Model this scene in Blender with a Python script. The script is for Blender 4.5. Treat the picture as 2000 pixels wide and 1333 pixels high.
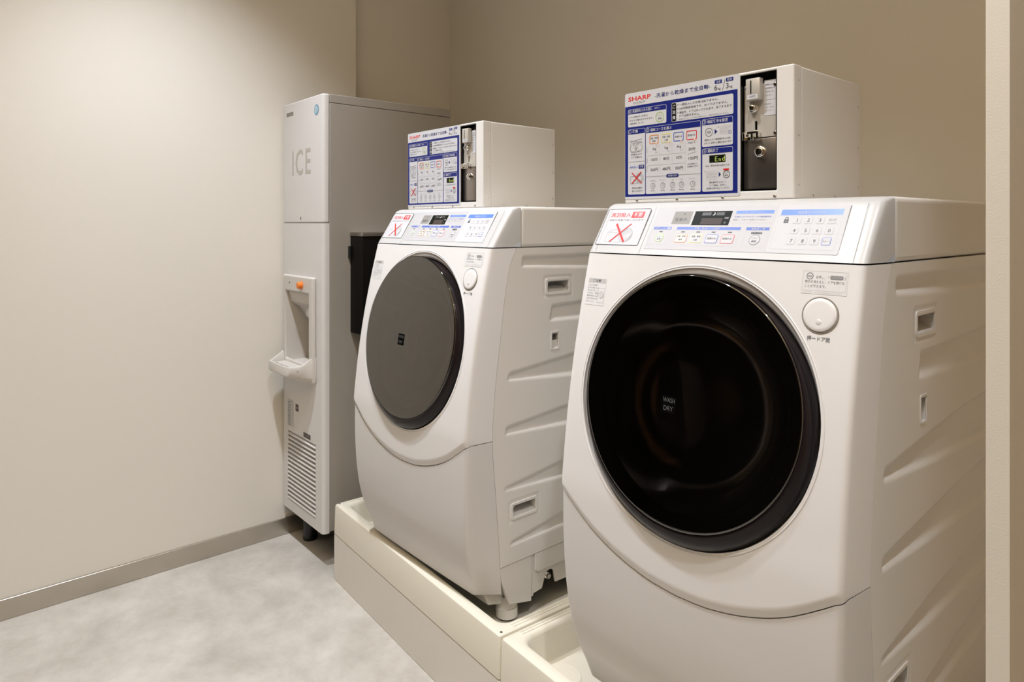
import bpy, bmesh, math, random
import numpy as np
from mathutils import Vector, Matrix
random.seed(7)
C = bpy.context.scene.collection
for o in list(bpy.data.objects): bpy.data.objects.remove(o)

# ------------------------------------------------------------------ camera, world, lamps, exposure
scene = bpy.context.scene
F_PX, PHI = 1333.0, math.atan(1333.0/1150.0)      # focal length in px, angle between view axis and the wall direction
cam_d = bpy.data.cameras.new('camera'); cam = bpy.data.objects.new('camera', cam_d); C.objects.link(cam)
cam_d.sensor_width = 36.0; cam_d.lens = 36.0*F_PX/2000.0
cam_d.shift_y = -(666.5-436.0)/2000.0
cam_d.clip_start = 0.02
cam.location = (0, 0, 1.21)
cam.rotation_euler = (math.radians(90), 0, math.pi/2-(math.pi/2-math.atan2(1333, 1150)))
cam.rotation_euler = (math.radians(90), 0, PHI)
scene.camera = cam

world = bpy.data.worlds.new('room_air'); scene.world = world; world.use_nodes = True
bg = world.node_tree.nodes['Background']; bg.inputs[0].default_value = (1.0, 0.9, 0.8, 1); bg.inputs[1].default_value = 0.05

def spot(name, loc, power, angle, blend=0.6, radius=0.05, color=(1, 0.87, 0.72), aim=None):
    d = bpy.data.lights.new(name, 'SPOT'); d.energy = power; d.spot_size = math.radians(angle); d.spot_blend = blend
    d.shadow_soft_size = radius; d.color = color
    o = bpy.data.objects.new(name, d); C.objects.link(o); o.location = loc
    if aim: o.rotation_euler = (Vector(aim)-Vector(loc)).to_track_quat('-Z', 'Y').to_euler()
    return o
def area(name, loc, rot, sx, sy, power, color=(1, 0.9, 0.78)):
    d = bpy.data.lights.new(name, 'AREA'); d.shape = 'RECTANGLE'; d.size = sx; d.size_y = sy; d.energy = power; d.color = color
    o = bpy.data.objects.new(name, d); C.objects.link(o); o.location = loc; o.rotation_euler = rot
    return o
WARM = (0.90, 0.955, 1.04)
spot('downlight_near_left_wall', (-1.90, 0.52, 2.78), 162, 100, 1.0, 0.04, WARM)
spot('downlight_before_washers', (-1.05, 0.50, 2.78), 100, 100, 1.0, 0.04, WARM)
spot('downlight_right_of_washers', (-0.04, 0.40, 2.78), 88, 110, 1.0, 0.04, WARM)
spot('added_fill_behind_camera', (-0.5, -1.0, 2.78), 28, 120, 1.0, 0.05, WARM)  # extra unseen lamp, added to brighten the washer fronts
area('added_warm_fill', (-0.3, -0.3, 2.60), (math.pi, 0, 0), 2.2, 1.2, 38, (1, 0.77, 0.46))  # added upward fill lamp, lifts and warms the ambient light off the ceiling
scene.view_settings.view_transform = 'Standard'
scene.view_settings.look = 'None'
scene.view_settings.gamma = 1.0
scene.view_settings.use_curve_mapping = False
scene.view_settings.exposure = 0.0

# ------------------------------------------------------------------ helpers
def s2l(c):
    return tuple((x/12.92 if x <= 0.04045 else ((x+0.055)/1.055)**2.4) for x in c)
def hexc(h):
    return s2l(tuple(int(h[i:i+2], 16)/255 for i in (0, 2, 4)))
MATS = {}
def mat(name, col, rough=0.5, metal=0.0, spec=0.5, bump=0.0, bscale=400, var=0.0, coat=0.0, ior=None):
    if name in MATS: return MATS[name]
    m = bpy.data.materials.new(name); m.use_nodes = True; nt = m.node_tree; b = nt.nodes['Principled BSDF']
    col = hexc(col) if isinstance(col, str) else col
    b.inputs['Base Color'].default_value = (*col, 1); b.inputs['Roughness'].default_value = rough
    b.inputs['Metallic'].default_value = metal; b.inputs['Specular IOR Level'].default_value = spec
    if coat: b.inputs['Coat Weight'].default_value = coat; b.inputs['Coat Roughness'].default_value = 0.08
    if ior: b.inputs['IOR'].default_value = ior
    if bump or var:
        tc = nt.nodes.new('ShaderNodeTexCoord'); n = nt.nodes.new('ShaderNodeTexNoise')
        n.inputs['Scale'].default_value = bscale; n.inputs['Detail'].default_value = 4
        nt.links.new(tc.outputs['Object'], n.inputs['Vector'])
        if bump:
            bp = nt.nodes.new('ShaderNodeBump'); bp.inputs['Strength'].default_value = bump; bp.inputs['Distance'].default_value = 0.001
            nt.links.new(n.outputs['Fac'], bp.inputs['Height']); nt.links.new(bp.outputs['Normal'], b.inputs['Normal'])
        if var:
            n2 = nt.nodes.new('ShaderNodeTexNoise'); n2.inputs['Scale'].default_value = 3; n2.inputs['Detail'].default_value = 3
            nt.links.new(tc.outputs['Object'], n2.inputs['Vector'])
            mr = nt.nodes.new('ShaderNodeMapRange'); mr.inputs[3].default_value = 1-var; mr.inputs[4].default_value = 1+var
            nt.links.new(n2.outputs['Fac'], mr.inputs[0])
            mx = nt.nodes.new('ShaderNodeVectorMath'); mx.operation = 'SCALE'; mx.inputs[0].default_value = col
            nt.links.new(mr.outputs[0], mx.inputs['Scale']); nt.links.new(mx.outputs[0], b.inputs['Base Color'])
    MATS[name] = m; return m

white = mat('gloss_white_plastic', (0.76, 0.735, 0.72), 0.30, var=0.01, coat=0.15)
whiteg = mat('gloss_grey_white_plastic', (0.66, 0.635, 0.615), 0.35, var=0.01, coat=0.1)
sidem = mat('painted_white_steel', (0.76, 0.73, 0.69), 0.38, var=0.01, bump=0.03, bscale=900)
boxm = mat('powder_coated_white', (0.76, 0.735, 0.70), 0.45, bump=0.05, bscale=900, var=0.01)
paper = mat('white_print', (0.60, 0.595, 0.615), 0.45, spec=0.2)
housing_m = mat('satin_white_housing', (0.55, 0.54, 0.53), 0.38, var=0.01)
ink = {'white': paper,
       'blue': mat('navy_print', '1b2673', 0.4, spec=0.25), 'navy': mat('deep_blue_print', '25306f', 0.35),
       'sky': mat('sky_blue_print', '5f86dd', 0.35), 'mid': mat('medium_blue_print', '4a66bd', 0.35),
       'black': mat('black_print', '1a1a1c', 0.35), 'grey': mat('grey_print', '8a8888', 0.4),
       'dark': mat('dark_grey_print', '3c3a3c', 0.4), 'lgrey': mat('light_grey_print', 'bdbab8', 0.4),
       'pgrey': mat('pale_grey_print', 'bebcbe', 0.45),
       'red': mat('red_print', 'd8231f', 0.35), 'orange': mat('orange_print', 'e08a48', 0.35),
       'yellow': mat('yellow_print', 'e6df86', 0.35), 'green': mat('green_print', 'a7c46a', 0.35),
       'lcd': mat('dark_display_print', '10140c', 0.45, spec=0.15), 'seg': mat('segment_green_print', 'c9e070', 0.3),
       'seam': mat('seam_shade', '8e8880', 0.6), 'cream': mat('cream_print', 'd9d3c6', 0.4),
       'peach': mat('peach_print', 'ecd0bb', 0.4), 'silver': mat('silver_film', '918e89', 0.5),
       'teal': mat('teal_print', '2d7fa6', 0.3), 'brown': mat('dark_brown_print', '4a403c', 0.45, spec=0.2)}
ink['tint'] = mat('black_film_print', (0.003, 0.003, 0.003), 0.5, spec=0.0); ink['faint'] = mat('faint_grey_print', (0.12, 0.115, 0.11), 0.5, spec=0.0); ink['stick'] = mat('sticker_film', (0.72, 0.705, 0.70), 0.4)
black_pl = mat('black_plastic', '0d0d0d', 0.30, bump=0.02)
rubber = mat('black_rubber', '0b0b0b', 0.7)
satin = mat('satin_beige_metal', (0.60, 0.56, 0.50), 0.42, 0.35, bump=0.04, bscale=500)
steel = mat('stainless_steel', (0.62, 0.60, 0.57), 0.28, 1.0, bump=0.03, bscale=500)
steel_d = mat('brushed_dark_steel', (0.40, 0.365, 0.34), 0.33, 1.0, bump=0.05, bscale=500)
chrome = mat('polished_chrome', (0.85, 0.84, 0.82), 0.08, 1.0)
bezelm = mat('lilac_silver_trim', (0.38, 0.34, 0.345), 0.35, 0.0, coat=0.4)
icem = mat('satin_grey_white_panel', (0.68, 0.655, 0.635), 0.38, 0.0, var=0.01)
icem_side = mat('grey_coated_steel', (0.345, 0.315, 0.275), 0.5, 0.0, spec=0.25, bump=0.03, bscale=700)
icepl = mat('ice_machine_plastic', (0.62, 0.585, 0.54), 0.4)
orange = mat('orange_button_plastic', (0.85, 0.22, 0.03), 0.35)
traym = mat('cream_tray_plastic', (0.74, 0.69, 0.575), 0.38, var=0.015)
plinthm = mat('beige_plinth_board', (0.72, 0.675, 0.60), 0.5, var=0.015)

def glass_mat():
    m = bpy.data.materials.new('smoked_door_glass'); m.use_nodes = True; nt = m.node_tree; nt.nodes.clear()
    out = nt.nodes.new('ShaderNodeOutputMaterial'); mx = nt.nodes.new('ShaderNodeMixShader')
    tr = nt.nodes.new('ShaderNodeBsdfTransparent'); tr.inputs[0].default_value = (0.60, 0.55, 0.53, 1)
    gl = nt.nodes.new('ShaderNodeBsdfGlossy'); gl.inputs['Roughness'].default_value = 0.03
    gl.inputs['Color'].default_value = (1, 0.97, 0.92, 1)
    fr = nt.nodes.new('ShaderNodeFresnel'); fr.inputs[0].default_value = 2.1
    nt.links.new(fr.outputs[0], mx.inputs[0]); nt.links.new(tr.outputs[0], mx.inputs[1]); nt.links.new(gl.outputs[0], mx.inputs[2])
    nt.links.new(mx.outputs[0], out.inputs[0]); return m
glassm = glass_mat()

def link(name, me, parent=None, m=None):
    o = bpy.data.objects.new(name, me); C.objects.link(o)
    if m is not None:
        for x in (m if isinstance(m, (list, tuple)) else [m]): me.materials.append(x)
    if parent: o.parent = parent
    return o
def from_bm(name, bm, m, parent=None, smooth=None, kind=None):
    bmesh.ops.recalc_face_normals(bm, faces=bm.faces)
    me = bpy.data.meshes.new(name); bm.to_mesh(me); bm.free()
    o = link(name, me, parent, m)
    if smooth is not None:
        for p in me.polygons: p.use_smooth = True
        try: me.set_sharp_from_angle(angle=math.radians(smooth))
        except Exception: pass
    if kind: o['kind'] = kind
    return o
def thing(name, label, cat, loc=(0, 0, 0), rotz=0, group=None):
    o = bpy.data.objects.new(name, None); C.objects.link(o); o.empty_display_size = 0.05
    o.location = loc; o.rotation_euler = (0, 0, rotz); o['label'] = label; o['category'] = cat
    if group: o['group'] = group
    return o
def add_box(bm, x0, x1, y0, y1, z0, z1, mi=0, bev=0, seg=2):
    r = bmesh.ops.create_cube(bm, size=1.0)
    vs = r['verts']
    for v in vs:
        v.co = Vector((x0+(v.co.x+.5)*(x1-x0), y0+(v.co.y+.5)*(y1-y0), z0+(v.co.z+.5)*(z1-z0)))
    fs = set(f for v in vs for f in v.link_faces)
    for f in fs: f.material_index = mi
    if bev:
        es = set(e for v in vs for e in v.link_edges)
        r = bmesh.ops.bevel(bm, geom=list(es), offset=bev, segments=seg, profile=0.5, affect='EDGES')
        for f in r['faces']: f.material_index = mi
def add_prism(bm, pts, a0, a1, axis='z', mi=0):
    """closed 2D outline extruded along an axis; pts are (x,y) for z, (x,z) for y, (y,z) for x"""
    def co(p, a):
        return {'z': (p[0], p[1], a), 'y': (p[0], a, p[1]), 'x': (a, p[0], p[1])}[axis]
    lo = [bm.verts.new(co(p, a0)) for p in pts]; hi = [bm.verts.new(co(p, a1)) for p in pts]
    n = len(pts); fs = []
    for i in range(n): fs.append(bm.faces.new((lo[i], lo[(i+1) % n], hi[(i+1) % n], hi[i])))
    fs.append(bm.faces.new(lo[::-1])); fs.append(bm.faces.new(hi))
    for f in fs: f.material_index = mi
def add_lathe(bm, prof, frame, n=64, mi=0, cap=False):
    """prof: list of (r, a); frame: 4x4 whose z is the axis"""
    rings = []
    for r, a in prof:
        if r < 1e-6: rings.append([bm.verts.new(frame @ Vector((0, 0, a)))])
        else: rings.append([bm.verts.new(frame @ Vector((r*math.cos(2*math.pi*i/n), r*math.sin(2*math.pi*i/n), a))) for i in range(n)])
    for A, B in zip(rings, rings[1:]):
        for i in range(n):
            j = (i+1) % n
            if len(A) == 1 and len(B) == 1: continue
            if len(A) == 1: f = bm.faces.new((A[0], B[j], B[i]))
            elif len(B) == 1: f = bm.faces.new((A[i], A[j], B[0]))
            else: f = bm.faces.new((A[i], A[j], B[j], B[i]))
            f.material_index = mi
def frame(org, zdir, up=(0, 0, 1)):
    z = Vector(zdir).normalized(); x = Vector(up).cross(z)
    if x.length < 1e-4: x = Vector((1, 0, 0))
    x.normalize(); y = z.cross(x)
    M = Matrix.Identity(4)
    for i in range(3): M[i][0] = x[i]; M[i][1] = y[i]; M[i][2] = z[i]; M[i][3] = org[i]
    return M
def holed_plate(bm, x0, x1, z0, z1, yf, yb, holes, mi=0, back=False):
    """plate facing -Y with rectangular holes, with side walls"""
    xs = sorted(set([x0, x1]+[h[0] for h in holes]+[h[1] for h in holes]))
    zs = sorted(set([z0, z1]+[h[2] for h in holes]+[h[3] for h in holes]))
    cache = {}
    def V(x, y, z):
        k = (round(x, 5), round(y, 5), round(z, 5))
        if k not in cache: cache[k] = bm.verts.new((x, y, z))
        return cache[k]
    def inh(xa, xb, za, zb):
        xm, zm = (xa+xb)/2, (za+zb)/2
        return any(h[0] < xm < h[1] and h[2] < zm < h[3] for h in holes)
    solid = {}
    for i in range(len(xs)-1):
        for j in range(len(zs)-1): solid[i, j] = not inh(xs[i], xs[i+1], zs[j], zs[j+1])
    for (i, j), s in solid.items():
        if not s: continue
        xa, xb, za, zb = xs[i], xs[i+1], zs[j], zs[j+1]
        fs = [bm.faces.new((V(xa, yf, za), V(xb, yf, za), V(xb, yf, zb), V(xa, yf, zb)))]
        fs.append(bm.faces.new((V(xa, yb, za), V(xa, yb, zb), V(xb, yb, zb), V(xb, yb, za))))
        for (di, dj, q) in ((-1, 0, ((xa, za), (xa, zb))), (1, 0, ((xb, zb), (xb, za))), (0, -1, ((xb, za), (xa, za))), (0, 1, ((xa, zb), (xb, zb)))):
            if not solid.get((i+di, j+dj), False):
                (ax, az), (bx, bz) = q
                fs.append(bm.faces.new((V(ax, yf, az), V(bx, yf, bz), V(bx, yb, bz), V(ax, yb, az))))
        for f in fs: f.material_index = mi
def bevel_mod(o, w=0.003, seg=3, ang=40):
    md = o.modifiers.new('bevel', 'BEVEL'); md.width = w; md.segments = seg; md.limit_method = 'ANGLE'; md.angle_limit = math.radians(ang)
    md.harden_normals = False
    for p in o.data.polygons: p.use_smooth = True
    try: o.data.set_sharp_from_angle(angle=math.radians(50))
    except Exception: pass

# ------------------------------------------------------------------ flat printing (labels, lettering)
TCACHE = {}
def text_geo(s, bold=0.0):
    k = (s, bold)
    if k in TCACHE: return TCACHE[k]
    cu = bpy.data.curves.new('lettering', 'FONT'); cu.body = s; cu.size = 1.0; cu.resolution_u = 2; cu.offset = bold
    ob = bpy.data.objects.new('lettering', cu); C.objects.link(ob)
    dg = bpy.context.evaluated_depsgraph_get(); dg.update()
    me = ob.evaluated_get(dg).to_mesh()
    co = np.array([v.co[:2] for v in me.vertices]) if len(me.vertices) else np.zeros((0, 2))
    fs = [tuple(p.vertices) for p in me.polygons]
    ob.evaluated_get(dg).to_mesh_clear()
    bpy.data.objects.remove(ob); bpy.data.curves.remove(cu)
    TCACHE[k] = (co, fs); return TCACHE[k]
class Sheet:
    """flat print in millimetres: x to the right, y up; each call adds a slightly higher layer"""
    def __init__(s): s.items = []; s.shx = 0.0
    def poly(s, pts, col, layer=1): s.items.append(([(p[0], p[1]) for p in pts], [tuple(range(len(pts)))], col, layer))
    def rect(s, x0, y0, x1, y1, col, layer=1, r=0):
        if r <= 0: s.poly([(x0, y0), (x1, y0), (x1, y1), (x0, y1)], col, layer); return
        pts = []
        for cx, cy, a in ((x1-r, y0+r, -90), (x1-r, y1-r, 0), (x0+r, y1-r, 90), (x0+r, y0+r, 180)):
            for k in range(6):
                t = math.radians(a+90*k/5); pts.append((cx+r*math.cos(t), cy+r*math.sin(t)))
        s.poly(pts, col, layer)
    def frame(s, x0, y0, x1, y1, w, col, layer=1, r=0):
        if r <= 0:
            s.rect(x0, y0, x1, y0+w, col, layer); s.rect(x0, y1-w, x1, y1, col, layer)
            s.rect(x0, y0+w, x0+w, y1-w, col, layer); s.rect(x1-w, y0+w, x1, y1-w, col, layer); return
        def rr(d):
            out = []; q = max(r-d, 0.05)
            for cx, cy, a in ((x1-r, y0+r, -90), (x1-r, y1-r, 0), (x0+r, y1-r, 90), (x0+r, y0+r, 180)):
                for k in range(6):
                    t = math.radians(a+90*k/5); out.append((cx+q*math.cos(t), cy+q*math.sin(t)))
            return out
        A, B = rr(0), rr(w); n = len(A)
        s.items.append((A+B, [(i, (i+1) % n, n+(i+1) % n, n+i) for i in range(n)], col, layer))
    def ring(s, cx, cy, r, w, col, layer=1, n=28):
        A = [(cx+r*math.cos(2*math.pi*i/n), cy+r*math.sin(2*math.pi*i/n)) for i in range(n)]
        B = [(cx+(r-w)*math.cos(2*math.pi*i/n), cy+(r-w)*math.sin(2*math.pi*i/n)) for i in range(n)]
        s.items.append((A+B, [(i, (i+1) % n, n+(i+1) % n, n+i) for i in range(n)], col, layer))
    def disc(s, cx, cy, r, col, layer=1, n=24):
        s.poly([(cx+r*math.cos(2*math.pi*i/n), cy+r*math.sin(2*math.pi*i/n)) for i in range(n)], col, layer)
    def line(s, x0, y0, x1, y1, w, col, layer=1):
        d = math.hypot(x1-x0, y1-y0); nx, ny = -(y1-y0)/d*w/2, (x1-x0)/d*w/2
        s.poly([(x0-nx, y0-ny), (x1-nx, y1-ny), (x1+nx, y1+ny), (x0+nx, y0+ny)], col, layer)
    def text(s, t, x0, y0, h, col, layer=2, w=None, bold=0.0, align='l', maxw=None):
        """baseline box: lower-left (x0,y0), glyph height h; w fits the width"""
        co, fs = text_geo(t, bold)
        if not len(co): return
        lo, hi = co.min(0), co.max(0); sz = hi-lo
        sy = h/max(sz[1], 0.55); sx = sy
        if w: sx = w/max(sz[0], 1e-3)
        elif maxw and sz[0]*sx > maxw: sx = maxw/sz[0]
        W = sz[0]*sx; ox = x0 - (W/2 if align == 'c' else 0)
        ybase = lo[1] if sz[1] > 0.3 else lo[1]*0
        pts = [(ox+(c[0]-lo[0])*sx, y0+(c[1]-ybase)*sy) for c in co]
        s.items.append((pts, fs, col, layer))
    def build(s, name, fn, parent, lift=0.00012):
        """fn(x_mm, y_mm, out_m) -> 3D"""
        cols = []; V = []; Fs = []; MI = []
        for pts, fs, col, layer in s.items:
            if col not in cols: cols.append(col)
            b = len(V); V += [fn(p[0], p[1], lift*layer) for p in pts]
            for f in fs: Fs.append(tuple(b+i for i in f)); MI.append(cols.index(col))
        me = bpy.data.meshes.new(name); me.from_pydata(V, [], Fs); me.polygons.foreach_set('material_index', MI); me.update()
        return link(name, me, parent, [ink[c] for c in cols])

# ------------------------------------------------------------------ the room
def room_mat(name, col, rough, strength, scale, blot=0.0, blot_scale=1.5, dark=None, spec=0.3):
    m = bpy.data.materials.new(name); m.use_nodes = True; nt = m.node_tree; b = nt.nodes['Principled BSDF']
    b.inputs['Roughness'].default_value = rough; b.inputs['Specular IOR Level'].default_value = spec
    tc = nt.nodes.new('ShaderNodeTexCoord')
    n = nt.nodes.new('ShaderNodeTexNoise'); n.inputs['Scale'].default_value = scale; n.inputs['Detail'].default_value = 5
    nt.links.new(tc.outputs['Object'], n.inputs['Vector'])
    bp = nt.nodes.new('ShaderNodeBump'); bp.inputs['Strength'].default_value = strength; bp.inputs['Distance'].default_value = 0.001
    nt.links.new(n.outputs['Fac'], bp.inputs['Height']); nt.links.new(bp.outputs['Normal'], b.inputs['Normal'])
    if blot:
        n2 = nt.nodes.new('ShaderNodeTexNoise'); n2.inputs['Scale'].default_value = blot_scale; n2.inputs['Detail'].default_value = 8
        n2.inputs['Roughness'].default_value = 0.70; n2.inputs['Distortion'].default_value = 0.15
        nt.links.new(tc.outputs['Object'], n2.inputs['Vector'])
        cr = nt.nodes.new('ShaderNodeValToRGB'); cr.color_ramp.elements[0].position = 0.30; cr.color_ramp.elements[1].position = 0.62
        cr.color_ramp.elements[0].color = (*dark, 1); cr.color_ramp.elements[1].color = (*col, 1)
        nt.links.new(n2.outputs['Fac'], cr.inputs[0]); nt.links.new(cr.outputs[0], b.inputs['Base Color'])
    else: b.inputs['Base Color'].default_value = (*col, 1)
    return m
wall_cream = room_mat('cream_wallpaper', (0.76, 0.725, 0.66), 0.75, 0.15, 500)
wall_warm = room_mat('warm_bounce_wall', (0.66, 0.47, 0.24), 0.6, 0.15, 300)  # orange tone invented for unseen walls, warms the bounced light
wall_dark = room_mat('added_panel_dark', (0.02, 0.016, 0.012), 0.6, 0.1, 300)  # near-black for the added panels mirrored in the washer glass
floor_m = room_mat('mottled_concrete_floor', (0.585, 0.55, 0.50), 0.42, 0.05, 60, 1, 3.4, (0.37, 0.34, 0.295))
ceil_m = room_mat('white_ceiling_paint', (0.75, 0.73, 0.69), 0.8, 0.1, 300)
ZC = 2.80
def struct_box(name, b, m, bev=0):
    bm = bmesh.new(); add_box(bm, *b, bev=bev); return from_bm(name, bm, m, kind='structure')
struct_box('floor', (-2.75, 1.6, -2.6, 2.05, -0.05, 0.0), floor_m)
struct_box('ceiling', (-2.75, 1.6, -2.6, 2.05, ZC, ZC+0.05), ceil_m)
struct_box('wall_left', (-2.72, -2.59, -0.35, 1.371, 0, ZC), wall_cream)
struct_box('wall_recess', (-2.80, -2.66, 1.372, 1.90, 0, ZC), wall_cream)
struct_box('wall_back', (-2.80, 1.6, 1.90, 2.0, 0, ZC), wall_cream)
struct_box('added_dark_panel_rear', (-2.66, -0.05, -1.64, -1.56, 0, ZC), wall_dark)  # unseen dark panel, added so the front washer's glass reflects black
struct_box('wall_rear', (-0.04, 1.6, -2.65, -2.55, 0, ZC), wall_warm)
struct_box('wall_far_right', (1.6, 1.7, -2.6, 2.0, 0, ZC), wall_warm)
struct_box('added_dark_panel_left', (-2.70, -2.66, -1.64, -0.351, 0, ZC), wall_dark)  # side panel of the same kind, added to darken the glass reflection
struct_box('wall_right', (-0.219, -0.198, 0.85, 1.10, 0, ZC), wall_cream)
base_m = mat('brushed_steel_skirting', (0.52, 0.48, 0.42), 0.27, 0.9, bump=0.05, bscale=300)
bm = bmesh.new(); add_box(bm, -2.589, -2.581, -0.35, 1.371, 0.0005, 0.064, bev=0.0008, seg=1)
from_bm('baseboard_left', bm, base_m, kind='structure')

# ------------------------------------------------------------------ platform and drain trays
PA = -math.atan(0.056); POX, POY = -2.152, 1.057
TW = 0.945; PD = 0.655
plat = thing('plinth', 'long low beige plinth raised on the floor under the washing machine trays', 'plinth', (POX, POY, 0), PA)
bm = bmesh.new(); add_box(bm, 0.0, TW-0.001, 0.0008, PD, 0.0, 0.153, bev=0.0015, seg=1)
add_box(bm, TW+0.001, 2*TW+0.03, 0.0008, PD, 0.0, 0.153, bev=0.0015, seg=1)
from_bm('base_board', bm, plinthm, plat)
def rr_outline(x0, x1, y0, y1, r, n=6):
    pts = []
    for cx, cy, a in ((x1-r, y0+r, -90), (x1-r, y1-r, 0), (x0+r, y1-r, 90), (x0+r, y0+r, 180)):
        for k in range(n):
            t = math.radians(a+90*k/(n-1)); pts.append((cx+r*math.cos(t), cy+r*math.sin(t)))
    return pts
def loft(bm, rings, mi=0, close_last=True, close_first=False):
    """rings: list of (outline, z)"""
    R = [[bm.verts.new((p[0], p[1], z)) for p in o] for o, z in rings]
    n = len(R[0])
    for A, B in zip(R, R[1:]):
        for i in range(n):
            f = bm.faces.new((A[i], A[(i+1) % n], B[(i+1) % n], B[i])); f.material_index = mi
    if close_last: f = bm.faces.new(R[-1]); f.material_index = mi
    if close_first: f = bm.faces.new(R[0][::-1]); f.material_index = mi
ZT, ZF = 0.256, 0.178
def tray(x0, x1, label, holes):
    t = thing('drain_tray', label, 'drain tray', (POX+x0*math.cos(PA), POY+x0*math.sin(PA), 0.155), PA, 'cream drain trays on the plinth')
    w = x1-x0; O = lambda d, r: rr_outline(d, w-d, d, PD-d, max(r, .002))
    h = ZT-0.155; fl = ZF-0.155
    bm = bmesh.new()
    RW = 0.036
    rings = [(O(0.0012, .006), 0.0), (O(0.0, .006), 0.0012), (O(0.0, .006), 0.008), (O(0.002, .006), h-0.008), (O(0.0035, .007), h-0.003), (O(0.0075, .009), h),
             (O(RW-0.006, .03), h), (O(RW-0.002, .032), h-0.003), (O(RW+0.002, .034), h-0.01), (O(RW+0.010, .034), fl+0.012), (O(RW+0.014, .03), fl+0.004), (O(RW+0.022, .026), fl)]
    loft(bm, rings, close_first=True)
    from_bm('basin', bm, traym, t, smooth=35)
    for xx in (0.013, 0.022, w-0.022, w-0.013):              # raised strips along the rims
        bm = bmesh.new(); add_box(bm, xx-0.002, xx+0.002, 0.05, PD-0.03, h-0.001, h+0.0018, bev=0.0008, seg=1)
        from_bm('rim_rib', bm, traym, t)
    for cx, cy in [(hx, 0.015) for hx in holes]:
        bm = bmesh.new(); add_lathe(bm, [(0.0, 0.0008), (0.0028, 0.0008), (0.0036, 0.0004), (0.0036, -0.002)], frame((cx, cy, h), (0, 0, 1)), 16)
        from_bm('screw_hole', bm, mat('screw_hole_shade', '4a4438', 0.6), t, smooth=40)
    bm = bmesh.new(); add_lathe(bm, [(0.0, 0.002), (0.02, 0.002), (0.045, 0.001), (0.047, -0.001)], frame((0.10, 0.10, fl+0.0005), (0, 0, 1)), 32)
    from_bm('drain_cover', bm, traym, t, smooth=40)
    return t
tray(0.0, TW-0.0008, 'cream plastic drain tray at the plinth\'s left end, beside the ice machine', (0.013, TW-0.013))
tray(TW+0.0008, 2*TW+0.03, 'cream plastic drain tray under the large front washing machine beside the end wall', ())

# ------------------------------------------------------------------ washing machine geometry (world Y,Z; x from its middle)
def pchip(xs, ys):
    xs = np.array(xs, float); ys = np.array(ys, float); h = np.diff(xs); d = np.diff(ys)/h; m = np.zeros(len(xs))
    for i in range(1, len(xs)-1):
        if d[i-1]*d[i] > 0:
            w1, w2 = 2*h[i]+h[i-1], h[i]+2*h[i-1]; m[i] = (w1+w2)/(w1/d[i-1]+w2/d[i])
    m[0], m[-1] = d[0], d[-1]
    def f(x):
        x = min(max(x, xs[0]), xs[-1]); i = min(max(int(np.searchsorted(xs, x))-1, 0), len(h)-1); t = (x-xs[i])/h[i]
        return float((1+2*t)*(1-t)**2*ys[i]+t*(1-t)**2*h[i]*m[i]+t*t*(3-2*t)*ys[i+1]+t*t*(t-1)*h[i]*m[i+1])
    return f
fy = pchip([0.268, 0.300, 0.345, 0.42, 0.50, 0.58, 0.663, 0.74, 0.82, 0.93, 1.04, 1.147], [1.048, 1.038, 1.021, 1.005, 0.998, 0.996, 0.997, 1.004, 1.014, 1.032, 1.055, 1.081])
fh = pchip([0.268, 0.30, 0.345, 0.475, 0.60, 0.70, 1.147], [0.250, 0.257, 0.266, 0.280, 0.285, 0.286, 0.285])
fs_ = pchip([0.268, 0.42, 0.53, 0.663, 0.80, 0.90, 1.05, 1.10, 1.147, 1.26], [1.108, 1.097, 1.088, 1.078, 1.088, 1.102, 1.124, 1.136, 1.157, 1.173])
fzb = pchip([0, 0.05, 0.10, 0.15, 0.20, 0.25, 0.285], [0.557, 0.560, 0.569, 0.584, 0.606, 0.638, 0.6635])
HW = 0.293; BY, BZ = 1.0, ZF                                  # base point of the machine in the world
def L(x, y, z): return (x, y-BY, z-BZ)
def sec(u, z, off=0.0):
    """front shell: u in [-1,1] flat front; 1..2 rounded corner; 2..3 side to the seam"""
    sg = 1 if u >= 0 else -1; a = abs(u); h, y, ys = fh(z), fy(z)+off, fs_(z); r = 0.011
    if a <= 1:
        x = a*(h-r); return Vector((sg*x, y-0.003*(1-(a*a)), z))
    A = Vector((h-r, y, z)); Cc = Vector((h, y, z)); S = Vector((HW, ys, z)); dirn = (S-Cc).normalized(); B = Cc+dirn*r
    if a <= 2:
        t = a-1; p = A*(1-t)**2+Cc*2*t*(1-t)+B*t*t
    else: t = a-2; p = B.lerp(S, t)
    return Vector((sg*p.x, p.y, z))
COLS = [-3, -2.66, -2.33]+[-2+0.2*i for i in range(5)]+[-1+2*i/72 for i in range(73)]+[1.2, 1.4, 1.6, 1.8, 2, 2.33, 2.66, 3]
COLS = sorted(set(round(c, 5) for c in COLS))
DC, DR = 0.888, 0.243                                          # door centre height and hole radius
LEAN = math.radians(9.2)
DY = 1.033
DN = Vector((0, -math.cos(LEAN), math.sin(LEAN))); DU = Vector((0, math.sin(LEAN), math.cos(LEAN)))
def rho(p): return math.hypot(p.x, (p.z-DC)/math.cos(LEAN))
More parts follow.
